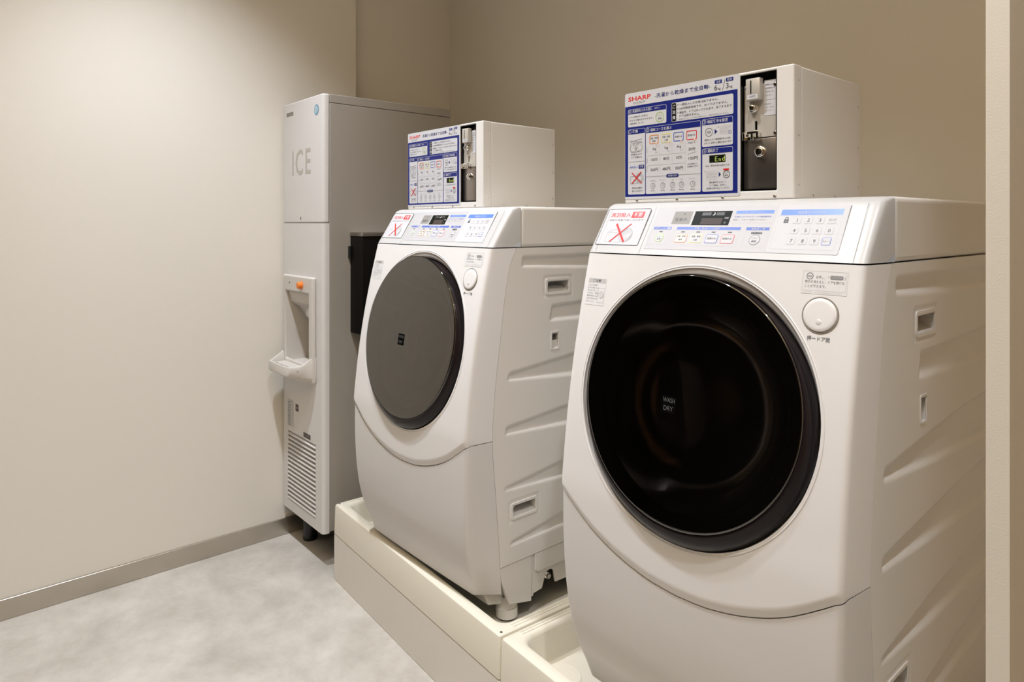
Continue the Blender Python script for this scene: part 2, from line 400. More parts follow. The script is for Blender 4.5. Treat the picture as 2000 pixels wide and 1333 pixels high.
def shell(name, parent, z_lo, z_hi, rows, off, m, hole=False, edge=0.0, edge_w=0.014):
    bm = bmesh.new(); G = []
    for j in range(rows+1):
        row = []
        for u in COLS:
            zl, zh = z_lo(u), z_hi(u)
            # finer rows near the bottom edge
            t = j/rows; z = zl+(zh-zl)*t
            o = off
            if edge: o += edge*max(0.0, 1-(z-zl)/edge_w) if (z-zl) < edge_w else 0
            p = sec(u, z, o); row.append(bm.verts.new(L(p.x, p.y, p.z)))
        G.append(row)
    W = lambda v: Vector((v.co.x, v.co.y+BY, v.co.z+BZ))
    inside = {}
    for row in G:
        for v in row: inside[v] = hole and rho(W(v)) < DR
    for j in range(rows):
        for i in range(len(COLS)-1):
            q = (G[j][i], G[j][i+1], G[j+1][i+1], G[j+1][i])
            if hole and all(inside[v] for v in q): continue
            bm.faces.new(q)
    if hole:
        for v in list(bm.verts):
            if not v.link_faces: bm.verts.remove(v); continue
            if inside[v]:
                w = W(v); k = DR/rho(w); x = w.x*k; z = DC+(w.z-DC)*k
                u = max(-1, min(1, x/(fh(z)-0.011))); v.co = Vector(L(x, sec(u, z, off).y, z))
    # turn the rim inwards so that the shell has thickness
    eb = [e for e in bm.edges if e.is_boundary]
    r = bmesh.ops.extrude_edge_only(bm, edges=eb)
    for v in [g for g in r['geom'] if isinstance(g, bmesh.types.BMVert)]:
        w = W(v); c = Vector((0, 1.3, 0.9)) - w
        v.co += Vector((0.0, 0.012, 0.0)) if abs(w.x) < HW-0.004 else Vector((-math.copysign(0.006, w.x), 0, 0))
    return from_bm(name, bm, m, parent, smooth=32)

def rounded_poly_sdf(y, z, P, r):
    """signed distance to convex polygon P (ccw in y,z) shrunk by r, minus r"""
    d = -1e9; best = 1e9; n = len(P)
    ins = True
    for i in range(n):
        (ay, az), (by, bz) = P[i], P[(i+1) % n]
        ey, ez = by-ay, bz-az; l = math.hypot(ey, ez); ny, nz = ez/l, -ey/l
        dd = (y-ay)*ny+(z-az)*nz; d = max(d, dd)
        t = max(0, min(1, ((y-ay)*ey+(z-az)*ez)/(l*l))); best = min(best, math.hypot(y-ay-t*ey, z-az-t*ez))
    return (best if d > 0 else d)
YB = 1.70
RIBS = [
    ([(1.176, 1.095), (1.42, 1.083), (1.68, 1.080), (1.68, 1.126), (1.178, 1.124)], .005),
    ([(1.275, 0.945), (1.68, 0.935), (1.68, 1.004), (1.50, 0.998), (1.285, 0.990)], .006),
    ([(1.126, 0.806), (1.36, 0.787), (1.68, 0.775), (1.68, 0.868), (1.50, 0.862), (1.365, 0.850), (1.132, 0.828)], .005),
    ([(1.118, 0.669), (1.34, 0.656), (1.68, 0.645), (1.68, 0.733), (1.50, 0.724), (1.344, 0.711), (1.124, 0.692)], .005),
    ([(1.116, 0.527), (1.33, 0.513), (1.68, 0.505), (1.68, 0.600), (1.50, 0.583), (1.33, 0.563), (1.122, 0.548)], .005),
    ([(1.134, 0.377), (1.34, 0.381), (1.68, 0.380), (1.68, 0.470), (1.50, 0.446), (1.34, 0.423), (1.142, 0.402)], .005),
]
HOLES = {'a': (1.268, 1.350, 1.023, 1.055), 'b': (1.284, 1.310, 0.870, 0.914), 'c': (1.146, 1.225, 0.453, 0.484)}
def make_side(parent, sg, detail):
    bm = bmesh.new()
    if not detail:
        ny, nz = 6, 12
    else: ny, nz = 150, 200
    z0, z1 = 0.337, 1.1455
    def yf(z): return fs_(z)+0.0012
    G = []
    for j in range(nz+1):
        z = z0+(z1-z0)*j/nz; row = []
        for i in range(ny+1):
            s = i/ny; y = yf(z)+(YB-yf(z))*s; d = 0.0
            if detail:
                for P, r in RIBS:
                    if z < P[0][1]-.03 or z > max(q[1] for q in P)+.03: continue
                    sd = rounded_poly_sdf(y, z, P, r)+0.004
                    t = max(0, min(1, (0.004-sd)/0.010)); d = max(d, t*t*(3-2*t)*0.0065)
                for k, (a, b, c, e) in HOLES.items():          # raised rims round the grips
                    if k == 'b': continue
                    P = [(a-.010, c-.009), (b+.010, c-.009), (b+.010, e+.009), (a-.010, e+.009)]
                    sd = rounded_poly_sdf(y, z, P, 0)
                    t = max(0, 1-abs(sd)/0.0045); d = max(d, t*0.0018)
            row.append(bm.verts.new(L(sg*(HW-d), y, z)))
        G.append(row)
    W = lambda v: (v.co.y+BY, v.co.z+BZ)
    for j in range(nz):
        for i in range(ny):
            q = (G[j][i], G[j][i+1], G[j+1][i+1], G[j+1][i])
            if detail:
                cy = sum(W(v)[0] for v in q)/4; cz = sum(W(v)[1] for v in q)/4
                if any(a+.002 < cy < b-.002 and c+.002 < cz < e-.002 for a, b, c, e in HOLES.values()): continue
            bm.faces.new(q)
    for v in [v for v in bm.verts if not v.link_faces]: bm.verts.remove(v)
    # folded front and top edges
    eb = [e for e in bm.edges if e.is_boundary and not any(a < W(v)[0] < b and c < W(v)[1] < e2 for v in e.verts for a, b, c, e2 in HOLES.values())]
    r = bmesh.ops.extrude_edge_only(bm, edges=eb)
    for v in [g for g in r['geom'] if isinstance(g, bmesh.types.BMVert)]: v.co.x -= sg*0.01
    o = from_bm('side_panel', bm, sidem, parent, smooth=50)
    if detail:
        for k, (a, b, c, e) in HOLES.items():
            bm = bmesh.new()
            f = 0.006 if k != 'b' else 0.003; dp = 0.060 if k != 'b' else 0.014
            O0 = rr_outline(a-f, b+f, c-f, e+f, f*1.3, 5); O1 = rr_outline(a, b, c, e, 0.003, 5)
            def ring(O, xx): return [bm.verts.new(L(sg*(HW+xx), p[0], p[1])) for p in O]
            R0 = ring(O0, -0.002); R1 = ring(O0, 0.0014); R2 = ring(O1, 0.0014); n = len(R0)
            for A, B in ((R0, R1), (R1, R2)):
                for i in range(n): bm.faces.new((A[i], A[(i+1) % n], B[(i+1) % n], B[i]))
            hh = 0.030 if k != 'b' else 0.006
            zm = c+(e-c)*(0.45 if k != 'b' else 0.5)          # sloped floor below, deep pocket above
            cs = [(0.0014, c-.0005), (-0.004, c+.001), (-dp*.45, zm), (-dp, zm), (-dp, e+hh), (-0.009, e+hh), (-0.004, e+.0005), (0.0012, e+.0005)]
            lo = [bm.verts.new(L(sg*(HW+p[0]), a-.0005, p[1])) for p in cs]; hi = [bm.verts.new(L(sg*(HW+p[0]), b+.0005, p[1])) for p in cs]
            for i in range(len(cs)-1): bm.faces.new((lo[i], lo[i+1], hi[i+1], hi[i]))
            bm.faces.new(lo); bm.faces.new(hi)
            from_bm('hand_grip' if k != 'b' else 'vent_slot', bm, sidem, parent, smooth=30)
            if k == 'b':
                bm = bmesh.new()
                for q in range(6): zz = 0.893+q*0.0036; add_box(bm, *sorted((sg*(HW-0.0135), sg*(HW-0.008))), *[t-BY for t in (a+.002, b-.002)], zz-BZ, zz+0.0016-BZ)
                from_bm('vent_slats', bm, mat('vent_grey', '5d5850', 0.5), parent)
    return o

def front_y(x, z):
    u = max(-1, min(1, x/(fh(z)-0.011))); return sec(u, z).y
def on_front(x0, z0, cover=0.0):
    """map (mm right, mm up) from a point on the front shell"""
    def fn(xm, ym, out):
        x = x0+xm/1000; z = z0+ym/1000*0.985
        return L(x, front_y(x, z)-0.0004-out*1.0, z)
    return fn

PP = Vector((0, 1.0815, 1.147)); PUP = Vector((0, 0.065, 0.103)).normalized(); PN = Vector((0, -PUP.z, PUP.y))
def on_panel(xm, ym, out):
    p = PP+PUP*(ym/1000)+PN*(0.0006+out); return L(xm/1000, p.y, p.z)

def control_sheet():
    s = Sheet()
    # sticker over the detergent drawer
    s.rect(-275, 20, -160, 110, 'white', 1, r=4); s.frame(-275, 20, -160, 110, 1.3, 'dark', 2, r=4)
    s.text('洗剤投入', -262, 89, 11, 'red', 3, w=54, bold=0.012); s.rect(-205, 87, -173, 102, 'red', 3); s.text('不要', -201, 89.5, 10.5, 'white', 4, w=23, bold=0.02)
    s.text('洗剤は自動で投入されます', -262, 79.5, 4.0, 'grey', 3, w=92)
    s.frame(-253, 27, -211, 51, 0.7, 'lgrey', 3, r=2); s.line(-253, 51, -238, 58, 0.7, 'lgrey', 3); s.line(-211, 51, -204, 58, .7, 'lgrey', 3); s.line(-238, 58, -204, 58, .7, 'lgrey', 3)
    for k in range(5): s.ring(-201+k*1.4, 44, 17-k*2.6, 0.7, 'lgrey' if k else 'grey', 3)
    s.line(-237, 72, -200, 28, 4.6, 'red', 5); s.line(-197, 72, -239, 27, 2.8, 'red', 6)
    return s
def control_overlay():
    s = Sheet(); H = 'mid'
    s.rect(-143, 14, 240, 112, 'pgrey', 1, r=3); s.rect(118, 15, 239, 111, 'white', 2, r=3)
    s.rect(-98, 72, -56, 101, 'silver', 2); s.disc(-74, 95, 1.6, 'dark', 3); s.text('営業中', -92, 78, 8, 'dark', 3, w=27)
    s.rect(-51, 69, 29, 101, 'lcd', 2); s.rect(-32, 71, 13, 85, 'brown', 3); s.rect(-34, 91, -14, 98, 'dark', 3); s.rect(-3, 91, 14, 98, 'dark', 3)
    s.disc(-9, 94.5, 3.6, 'white', 4); s.disc(-11, 95.5, 3.4, 'lcd', 5); s.text('時間', 17, 83, 4, 'white', 3); s.text('分', 18, 73, 4, 'white', 3)
    s.rect(-135, 59, -93, 65, H, 2); s.text('洗濯物を入れる前に', -133, 60, 4, 'white', 3, w=28); s.rect(-103, 60.4, -95, 63.6, 'white', 3)
    s.frame(-139, 24, -93, 59, 0.5, 'lgrey', 2)
    s.rect(-80, 59, 57, 65, H, 2); s.text('洗濯・乾燥コース選択', -40, 59.8, 4.6, 'white', 3, w=54)
    s.frame(-84, 24, 57, 59, 0.5, 'lgrey', 2)
    for x in (-115, -63, -29, 4, 38): s.rect(x-4, 52.8, x+4, 55.2, 'dark', 3)
    s.rect(37, 94, 111, 101, 'sky', 2); s.text('かきょうどりセット', 50, 95.2, 4.2, 'white', 3, w=46)
    s.text('お金を入れてからコースや暗証番号を', 37, 86, 3.4, 'mid', 3, w=71); s.text('設定し、スタートを押してください。', 36, 79.4, 3.4, 'grey', 3, w=66)
    s.frame(35, 74, 113, 94, 0.4, 'lgrey', 2)
    s.rect(68, 59, 112, 65, H, 2); s.text('運転終了後', 78, 59.9, 4.4, 'white', 3, w=26); s.frame(68, 24, 113, 59, 0.5, 'lgrey', 2)
    s.rect(80, 51, 101, 55.3, 'dark', 3, r=1.5); s.text('ドアロック中', 82, 52, 2.6, 'white', 4, w=17)
    s.rect(125, 90, 231, 101.5, 'sky', 3); s.text('暗証番号入力ボタン', 155, 92.5, 5.6, 'white', 4, w=48)
    s.frame(122, 22, 232, 90, 0.5, 'lgrey', 3)
    s.rect(134, 74, 142, 81, 'dark', 4); s.frame(135.2, 79, 140.8, 86, 1.3, 'dark', 4, r=2); s.rect(137.4, 76, 138.6, 79, 'white', 5)
    return s
def key_sheet(txt, col, lines=1):
    return None

def make_printed_instruction():
    s = Sheet(); B = 'blue'
    s.rect(0, -5.5, 283, 229, 'white', 1, r=3); s.rect(0.6, 0, 278, 200, B, 2)
    s.text('SHARP', 9.5, 211, 9.6, 'red', 3, w=62, bold=0.018); s.text('ES-KG63P', 24, 204, 4.6, 'grey', 3, w=32)
    s.text('-洗濯から乾燥まで全自動-', 82, 209.5, 9.8, 'navy', 3, w=136, bold=0.008)
    s.rect(228, 217, 244, 224, B, 3, r=1); s.text('洗濯', 231, 218, 4.8, 'white', 4, w=10); s.rect(253, 218, 269, 225, B, 3, r=1); s.text('乾燥', 256, 219, 4.8, 'white', 4, w=10)
    s.text('6', 227, 204, 11, 'dark', 3); s.text('kg', 235, 203, 6.4, 'dark', 3); s.line(245.5, 203, 251, 223, 0.9, 'dark', 3); s.text('3', 253, 204.5, 11, 'dark', 3); s.text('kg', 261, 203.5, 6.4, 'dark', 3)
    def pane(x0, y0, x1, y1, yh, num, title, tw):
        s.rect(x0, y0, x1, y1, 'white', 3, r=3); s.rect(x0+0.7, yh, x1-0.7, y1-0.7, B, 4, r=2.4); s.rect(x0+0.7, yh, x1-0.7, yh+3, B, 5)
        s.ring(x0+5.5, (yh+y1)/2, 4.4, 0.7, 'white', 6); s.text(num, x0+5.5, (yh+y1)/2-2.6, 5.2, 'white', 6, align='c')
        s.text(title, x0+12.5, yh+2.3, 6.8, 'white', 6, w=tw, bold=0.01)
    pane(9, 154, 112, 193, 182.5, '0', '洗濯物を入れる前に', 54); s.text('(槽洗い)', 81, 185.5, 4, 'white', 6, w=14)
    for k, (t, w) in enumerate((('ドラム洗浄ボタンを押すと', 50), ('約１分で槽内をすすぎます。', 64), ('(運転時間：約１分)', 38))): s.text(t, 14, 173.5-k*7.2, 3.9, 'dark', 6, w=w)
    s.ring(95, 168, 11, 1.4, 'green', 6); s.text('ドラム', 95, 169.5, 3.6, 'green', 6, align='c'); s.text('洗浄', 95, 162.5, 4.4, 'dark', 6, align='c')
    s.rect(125, 153.5, 269, 193, 'white', 3, r=3.5); s.rect(125.8, 154.3, 137, 192.2, 'black', 4, r=3)
    for k, t in enumerate('ご注意'): s.text(t, 131.4, 181-k*11.6, 7.6, 'white', 6, align='c', bold=0.02)
    for k, (t, w) in enumerate((('一度投入したお金は戻りません。', 92), ('100円硬貨専用です。おつりはでません。', 113), ('運転中、ドアはロックされます。終了するまで', 126))):
        s.disc(141, 187.2-k*8.2, 1.0, 'dark', 6); s.text(t, 144.5, 184.6-k*8.2, 5.0, 'dark', 6, w=min(w, 121))
    s.text('ドアは開きません。', 145, 160.8, 5.0, 'dark', 6, w=49); s.text('※貴重品やポケットの中身を確認のうえ、運転中は停止できません。', 141, 155.6, 2.8, 'grey', 6, w=118)
    pane(9, 5, 56, 149, 138, '1', '準備', 15)
    s.frame(15, 98, 49, 119, 0.7, 'grey', 6, r=6); s.line(14, 121, 48, 126, 0.8, 'grey', 6); s.line(14, 124, 50, 119, 0.6, 'grey', 6)
    s.ring(24, 107, 8.5, 0.7, 'grey', 6); s.ring(38, 108, 8.5, 0.7, 'grey', 6); s.ring(31, 112, 7, 0.6, 'grey', 6); s.ring(33, 103, 5, 0.6, 'lgrey', 6)
    s.text('洗濯物を入れて', 17, 91, 4.2, 'dark', 6, w=31); s.text('ドアを閉める', 19, 84.5, 4.2, 'dark', 6, w=28)
    s.rect(11, 76.6, 54, 77.2, 'grey', 6); s.text('洗剤投入', 13.5, 62.5, 5.0, 'mid', 6, w=24); s.rect(39, 61, 54, 69, B, 6); s.text('不要', 41, 62.8, 4.8, 'white', 7, w=11)
    s.frame(15, 29, 36, 45, 0.6, 'grey', 6, r=2); 
    for k in range(3): s.ring(41, 40, 11-k*2.6, 0.6, 'grey', 6)
    s.line(20, 53, 47, 29, 2.2, 'red', 8); s.line(46, 54, 20, 29, 2.2, 'red', 9)
    s.text('洗剤は自動で', 20, 17, 4.2, 'dark', 6, w=30); s.text('投入されます', 20, 10.5, 4.2, 'dark', 6, w=29)
    pane(58, 5, 196, 149, 136.5, '2', '運転コースを選ぶ', 55)
    for x0, x1, c, a, b in ((68, 92, 'orange', '洗濯・乾燥', '標準'), (99, 124, 'yellow', '洗濯・乾燥', '少量'), (130, 155, 'mid', '洗濯のみ', ''), (162, 187, 'red', '乾燥のみ', '')):
        s.frame(x0, 112, x1, 131, 1.5, c, 6, r=3); s.text(a, (x0+x1)/2, 122 if b else 119.5, 4.2, 'dark', 6, align='c', maxw=20)
        if b: s.text(b, (x0+x1)/2, 115.5, 4.2, 'dark', 6, align='c', maxw=12)
        s.ring(x1-5, 109, 3.4, 0.7, 'peach', 7); s.rect(x1-7, 110, x1-4.5, 116, 'peach', 7, r=1)
    for y in (87, 66): s.rect(62, y, 160, y+0.5, 'lgrey', 6)
    for x in (94.5, 126.5, 158.5): s.rect(x, 47, x+0.5, 110, 'lgrey', 6)
    for cx, a, b, c in ((81, '3kg', '120分', '560円'), (112, '1kg', '80分', '480円'), (144, '6kg', '35分', '300円')):
        s.text(a, cx, 97, 6.8, 'dark', 6, align='c', maxw=16); s.text('まで', cx+6, 91.5, 3.0, 'grey', 6, align='c')
        s.text(b, cx, 75, 7.0, 'dark', 6, align='c', maxw=21); s.text(c, cx, 53, 7.0, 'dark', 6, align='c', maxw=21)
    s.text('３kgまで', 165, 104, 4.2, 'dark', 6, w=18); s.text('30分', 167, 90, 6.8, 'dark', 6, w=17); s.line(165, 83, 185, 87, 0.6, 'grey', 6); s.text('100円', 167, 71, 6.8, 'dark', 6, w=22)
    s.text('30分単位で', 165, 61, 3.4, 'dark', 6, w=22); s.text('追加運転できます', 164, 56, 3.4, 'dark', 6, w=26)
    for t, y in (('洗濯量', 93), ('運転時間', 71), ('料金', 53)):
        s.rect(59.5, y, 62.5, y+12, 'lgrey', 6)
    s.rect(58, 41.7, 196, 42.3, 'grey', 6); s.rect(112, 38, 143, 45, 'navy', 7, r=3.4); s.text('洗濯量の目安', 116, 39.6, 3.8, 'white', 8, w=23)
    for k, (cx, t, q) in enumerate(((77, 'バスタオル', '約0.3kg'), (103, 'ワイシャツ', '約0.2kg'), (128, '下着', '約0.1kg'), (150, 'タオル', '約0.05kg'), (177, 'トレーナー', '約0.4kg'))):
        s.text(t, cx, 31.5, 2.8, 'grey', 6, align='c'); s.text(q, cx, 9.5, 3.6, 'dark', 6, align='c', maxw=20)
        s.ring(cx, 22, 6.4, 0.7, 'grey', 6, 9+k); s.ring(cx+2, 24, 3.8, 0.6, 'grey', 6, 5); s.line(cx-5, 18, cx+5, 26, 0.6, 'lgrey', 6)
    pane(199, 94.5, 268, 150, 138, '3', '暗証番号を設定', 46)
    s.ring(215, 123, 8.5, 0.8, 'dark', 6); s.text('100', 215, 120.4, 5.0, 'dark', 6, align='c'); s.poly([(228, 118), (234, 123), (228, 128)], 'blue', 6); s.disc(236, 131, 0.9, 'dark', 6)
    for i in range(4):
        for j in range(3): s.frame(240+i*6.4, 117+j*5.8, 245+i*6.4, 121.4+j*5.8, 0.4, 'lgrey', 6, r=1)
    s.frame(259, 116.5, 265, 122.5, 0.6, 'mid', 7, r=1)
    s.text('硬貨を入れて暗証番号を入力後', 205, 106, 4.0, 'dark', 6, w=58); s.text('スタートを押すと運転が始まります', 204, 99.4, 4.0, 'dark', 6, w=61)
    pane(199.5, 5, 268, 91, 80, '4', '運転終了', 24)
    s.rect(216, 62, 252, 76.5, 'lcd', 6); s.text('E', 229, 64, 9.6, 'seg', 7, bold=-0.01); s.text('n', 237.5, 64, 6.4, 'seg', 7); s.text('d', 245, 64, 9.6, 'seg', 7)
    s.text('『End』表示が出れば終了です。', 207, 54, 3.8, 'dark', 6, w=55)
    for i in range(4):
        for j in range(3): s.frame(209+i*6, 28+j*6, 214+i*6, 33+j*6, 0.4, 'lgrey', 6, r=1)
    s.disc(206, 45, 0.8, 'dark', 6); s.poly([(237, 33), (242, 38), (237, 43)], 'navy', 6); s.rect(247, 45.5, 260, 48.5, 'red', 6, r=1); s.ring(254, 37.5, 7.6, 1.0, 'dark', 6); s.text('ドア', 254, 38.2, 3.6, 'dark', 7, align='c'); s.text('解除', 254, 33.4, 3.6, 'dark', 7, align='c')
    s.text('暗証番号を入力して', 216, 21, 3.8, 'dark', 6, w=37); s.text('「ドア解除」を押し、', 216, 15, 3.8, 'dark', 6, w=38); s.text('洗濯物を取り出してください', 209, 9, 3.8, 'dark', 6, w=52)
    return s

def key_geo(parent, name, x0, x1, y0, y1, edge_col, txts, face='white', r=3, ring=False):
    bm = bmesh.new(); s = Sheet()
    cx, cy = (x0+x1)/2, (y0+y1)/2
    if ring:
        s.disc(cx, cy, (x1-x0)/2, edge_col, 3, 36); s.disc(cx, cy, (x1-x0)/2-1.3, face, 5, 36)
    else:
        s.rect(x0, y0, x1, y1, edge_col, 3, r=r); s.rect(x0+1.0, y0+1.0, x1-1.0, y1-1.0, face, 5, r=max(r-1, .5))
    for t, yy, h, w, c in txts: s.text(t, cx, yy, h, c, 7, align='c', maxw=w)
    o = s.build(name, on_panel, parent); return o

def make_washer(label):
    t = thing('washing_machine', label, 'washing machine', (-0.718, BY, BZ), 0, 'coin washing machines on the plinth')
    # ---- shells
    shell('front_cover', t, lambda u: fzb(min(abs(u), 1)*0.274 if abs(u) <= 1 else 0.274+0.011*min(abs(u)-1, 1)), lambda u: 1.1455, 110, 0.0, white, hole=True, edge=0.0055)
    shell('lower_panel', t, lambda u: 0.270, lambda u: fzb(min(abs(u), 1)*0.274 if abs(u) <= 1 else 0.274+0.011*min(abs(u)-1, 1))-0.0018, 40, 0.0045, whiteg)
    # ---- control housing: slanted face rolling over to the top
    bm = bmesh.new(); prof = []
    for k in range(8): q = k/7; prof.append((1.0815+0.065*q*0.97, 1.1480+0.103*q*0.93, 0))
    yA, zA = prof[-1][0], prof[-1][1]
    for k in range(1, 7):
        a = k/6; P0 = Vector((yA, zA)); P1 = Vector((1.1525, 1.2515)); P2 = Vector((1.168, 1.2530)); p = P0*(1-a)**2+P1*2*a*(1-a)+P2*a*a; prof.append((p.x, p.y, 0))
    prof.append((1.1735, 1.2532, 0))
    rows = []
    for (y, z, _) in prof:
        row = []; ys = 1.1735
        zt = min(z, 1.2532)
        def pt(u):
            sg = 1 if u >= 0 else -1; a = abs(u); h = 0.285; r = 0.013
            A = Vector((h-r, y)); Cc = Vector((h+0.001, y)); S = Vector((HW, max(ys, y+0.0002))); dr = S-Cc; ln = max(dr.length, 1e-6)
            Bp = Cc+dr*min(1, r/ln)
            if a <= 1: return (sg*a*(h-r), y, zt)
            if a <= 2: k = a-1; p = A*(1-k)**2+Cc*2*k*(1-k)+Bp*k*k
            else: p = Bp.lerp(S, a-2)
            # top edge rolls down a little at the sides
            drop = 0.0
            if zt > 1.235: drop = 0.010*((a-1)/2)**2*(zt-1.235)/0.018
            return (sg*p.x, p.y, zt-drop)
        for u in [-3, -2.6, -2.3, -2, -1.8, -1.6, -1.4, -1.2, -1, -.5, 0, .5, 1, 1.2, 1.4, 1.6, 1.8, 2, 2.3, 2.6, 3]: row.append(bm.verts.new(L(*pt(u))))
        rows.append(row)
    for A, B in zip(rows, rows[1:]):
        for i in range(len(A)-1): bm.faces.new((A[i], A[i+1], B[i+1], B[i]))
    # back and bottom so the housing is solid
    bmesh.ops.holes_fill(bm, edges=[e for e in bm.edges if e.is_boundary], sides=0)
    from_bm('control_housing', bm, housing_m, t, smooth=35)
    for sx in (-266, -150, 266):
        s = Sheet(); s.line(sx, 1, sx, 114, 0.7, 'seam', 1); s.build('panel_seam', on_panel, t)
    o = control_sheet().build('detergent_sticker', on_panel, t); o['label'] = 'white sticker with red cross'
    o = control_overlay().build('control_panel', on_panel, t); o['label'] = 'pale grey printed control panel with black display'
    for x0, x1, c, a, b, f in ((-76, -50, 'orange', '洗濯・乾燥', '標準', 'cream'), (-43, -17, 'yellow', '洗濯・乾燥', '少量', 'white'), (-9, 17, 'mid', '洗濯のみ', '', 'white'), (24, 50, 'red', '乾燥のみ', '', 'white')):
        tx = [(a, 42, 4, 19, 'dark'), (b, 34.5, 4, 10, 'dark')] if b else [(a, 38, 4.4, 19, 'dark')]
        key_geo(t, 'course_button', x0, x1, 30, 49, c, tx, f)
    key_geo(t, 'rinse_button', -124, -104, 30, 50, 'green', [('ドラム', 41, 3.2, 10, 'green'), ('洗浄', 35, 4, 10, 'dark')], ring=True)
    key_geo(t, 'door_release_button', 80, 101, 28.5, 49.5, 'grey', [('ドアロック', 41, 3, 13, 'grey'), ('解除', 33.5, 4.6, 10, 'dark')], ring=True)
    for i, row in enumerate((('1', '2', '3', 'クリア'), ('4', '5', '6', '0'), ('7', '8', '9', 'スタート'))):
        for j, k in enumerate(row):
            cx = 157.5+19.6*j; cy = 79.5-20.4*i; last = len(k) > 1
            key_geo(t, 'keypad_key', cx-7.5, cx+7.5, cy-7.5, cy+7.5, 'mid' if k == 'スタート' else 'lgrey', [(k, cy-(1.6 if last else 3.2), 3.4 if last else 6.6, 12, 'dark')], 'pgrey' if i == 0 and j == 3 else 'white', r=2.5)
    # ---- top, sides, back, core
    bm = bmesh.new(); add_box(bm, -HW, HW, 1.1745-BY, YB-BY, 1.147-BZ, 1.2532-BZ)
    o = from_bm('top_cover', bm, sidem, t); bevel_mod(o, 0.009, 4)
    make_side(t, 1, True); make_side(t, -1, False)
    bm = bmesh.new(); add_box(bm, -HW+.012, HW-.012, 1.50-BY, YB-0.004-BY, 0.30-BZ, 1.146-BZ); from_bm('back_panel', bm, sidem, t)
    # ---- base skirt
    bm = bmesh.new()
    for sg in (-1, 1):
        x0, x1 = sorted((sg*(HW-0.012), sg*(HW-0.0015)))
        add_prism(bm, [(1.103-BY, 0.3355-BZ), (1.110-BY, 0.295-BZ), (1.135-BY, 0.232-BZ), (1.213-BY, 0.214-BZ), (1.213-BY, 0.3355-BZ)], x0, x1, 'x')
        x0, x1 = sorted((sg*(HW-0.014), sg*(HW-0.006)))
        # rear skirt with the arch for the drain hose
        pts = [(1.2145, 0.3355), (1.2145, 0.222), (1.224, 0.222), (1.2245, 0.228), (1.255, 0.231)]
        for k in range(9):
            a = math.pi-math.pi*k/8; pts.append((1.283+0.017*math.cos(a), 0.2585+0.014*math.sin(a)))
        pts += [(1.305, 0.231), (1.45, 0.225), (1.69, 0.225), (1.69, 0.3355)]
        add_prism(bm, [(a-BY, b-BZ) for a, b in pts], x0, x1, 'x')
        x0, x1 = sorted((sg*(HW-0.006), sg*(HW-0.001)))
        add_prism(bm, [(a-BY, b-BZ) for a, b in [(1.224, 0.3355), (1.226, 0.290), (1.236, 0.283), (1.69, 0.283), (1.69, 0.3355)]], x0, x1, 'x')
    add_prism(bm, [(1.060-BY, 0.302-BZ), (1.090-BY, 0.235-BZ), (1.135-BY, 0.222-BZ), (1.16-BY, 0.222-BZ), (1.16-BY, 0.302-BZ)], -0.262, 0.262, 'x')
    o = from_bm('base_skirt', bm, sidem, t); bevel_mod(o, 0.0025, 2)
    bm = bmesh.new(); add_box(bm, -HW+.02, HW-.02, 1.17-BY, 1.68-BY, 0.262-BZ, 0.30-BZ); from_bm('base_pan', bm, mat('dark_cavity', '2c2a27', 0.8), t)
    for cx, cy in ((0.252, 1.160), (-0.252, 1.160), (0.252, 1.62), (-0.252, 1.62)):
        bm = bmesh.new(); add_lathe(bm, [(0, 0.0), (0.025, 0.0), (0.0265, 0.002), (0.0265, 0.004)], frame((cx, cy-BY, 0.0), (0, 0, 1)), 40, 1)
        add_lathe(bm, [(0.0265, 0.004), (0.0290, 0.005), (0.0290, 0.030), (0.0270, 0.031), (0.0270, 0.062), (0, 0.062)], frame((cx, cy-BY, 0.0), (0, 0, 1)), 40, 0)
        from_bm('foot', bm, [sidem, rubber], t, smooth=40)
    bm = bmesh.new(); add_lathe(bm, [(0, 0.012), (0.006, 0.012), (0.007, 0.010), (0.007, -0.02), (0, -0.02)], frame((0.272, 1.285-BY, 0.252-BZ), (1, -0.1, 0)), 20)
    for q in range(4): add_lathe(bm, [(0.007, q*.0026-.002), (0.0082, q*.0026-.001), (0.007, q*.0026)], frame((0.272, 1.285-BY, 0.252-BZ), (1, -0.1, 0)), 20)
    from_bm('transit_bolt', bm, chrome, t, smooth=40)
    # ---- door
    door = bpy.data.objects.new('door', None); C.objects.link(door); door.parent = t; door.location = L(0, DY, DC)
    M = frame((0, 0, 0), DN)                                 # z axis looks out of the machine
    # trim ring: outer edge lies on the cover, inner edge sinks behind the glass
    bm = bmesh.new(); n = 144; rings = []
    for r, mode, dep in ((0.2490, 0, 0.0), (0.2484, 0, -0.0010), (0.2472, 0, -0.0010), (0.2460, .1, 0.0000), (0.2440, .3, 0.0014), (0.2420, .5, 0.0032), (0.2390, .75, 0.0052), (0.2360, 1, 0.0074), (0.2342, 1, 0.0110), (0.2310, 1, 0.0150)):
        ring = []; sh = -0.0082*min(1, max(0, (0.2460-r)/0.0100))
        for i in range(n):
            a = 2*math.pi*i/n; x = r*math.cos(a); v = r*math.sin(a)+sh; z = DC+v*math.cos(LEAN)
            ysurf = front_y(x, z); ypl = DY+v*math.sin(LEAN)
            y = ysurf*(1-mode)+ypl*mode+dep
            ring.append(bm.verts.new((x, y-DY, z-DC)))
        rings.append(ring)
    for q, (A, B) in enumerate(zip(rings, rings[1:])):
        for i in range(n):
            f = bm.faces.new((A[i], A[(i+1) % n], B[(i+1) % n], B[i])); f.material_index = 0 if q < 8 else 1
    from_bm('trim_ring', bm, [white, bezelm], door, smooth=60)
    bm = bmesh.new()
    prev = None
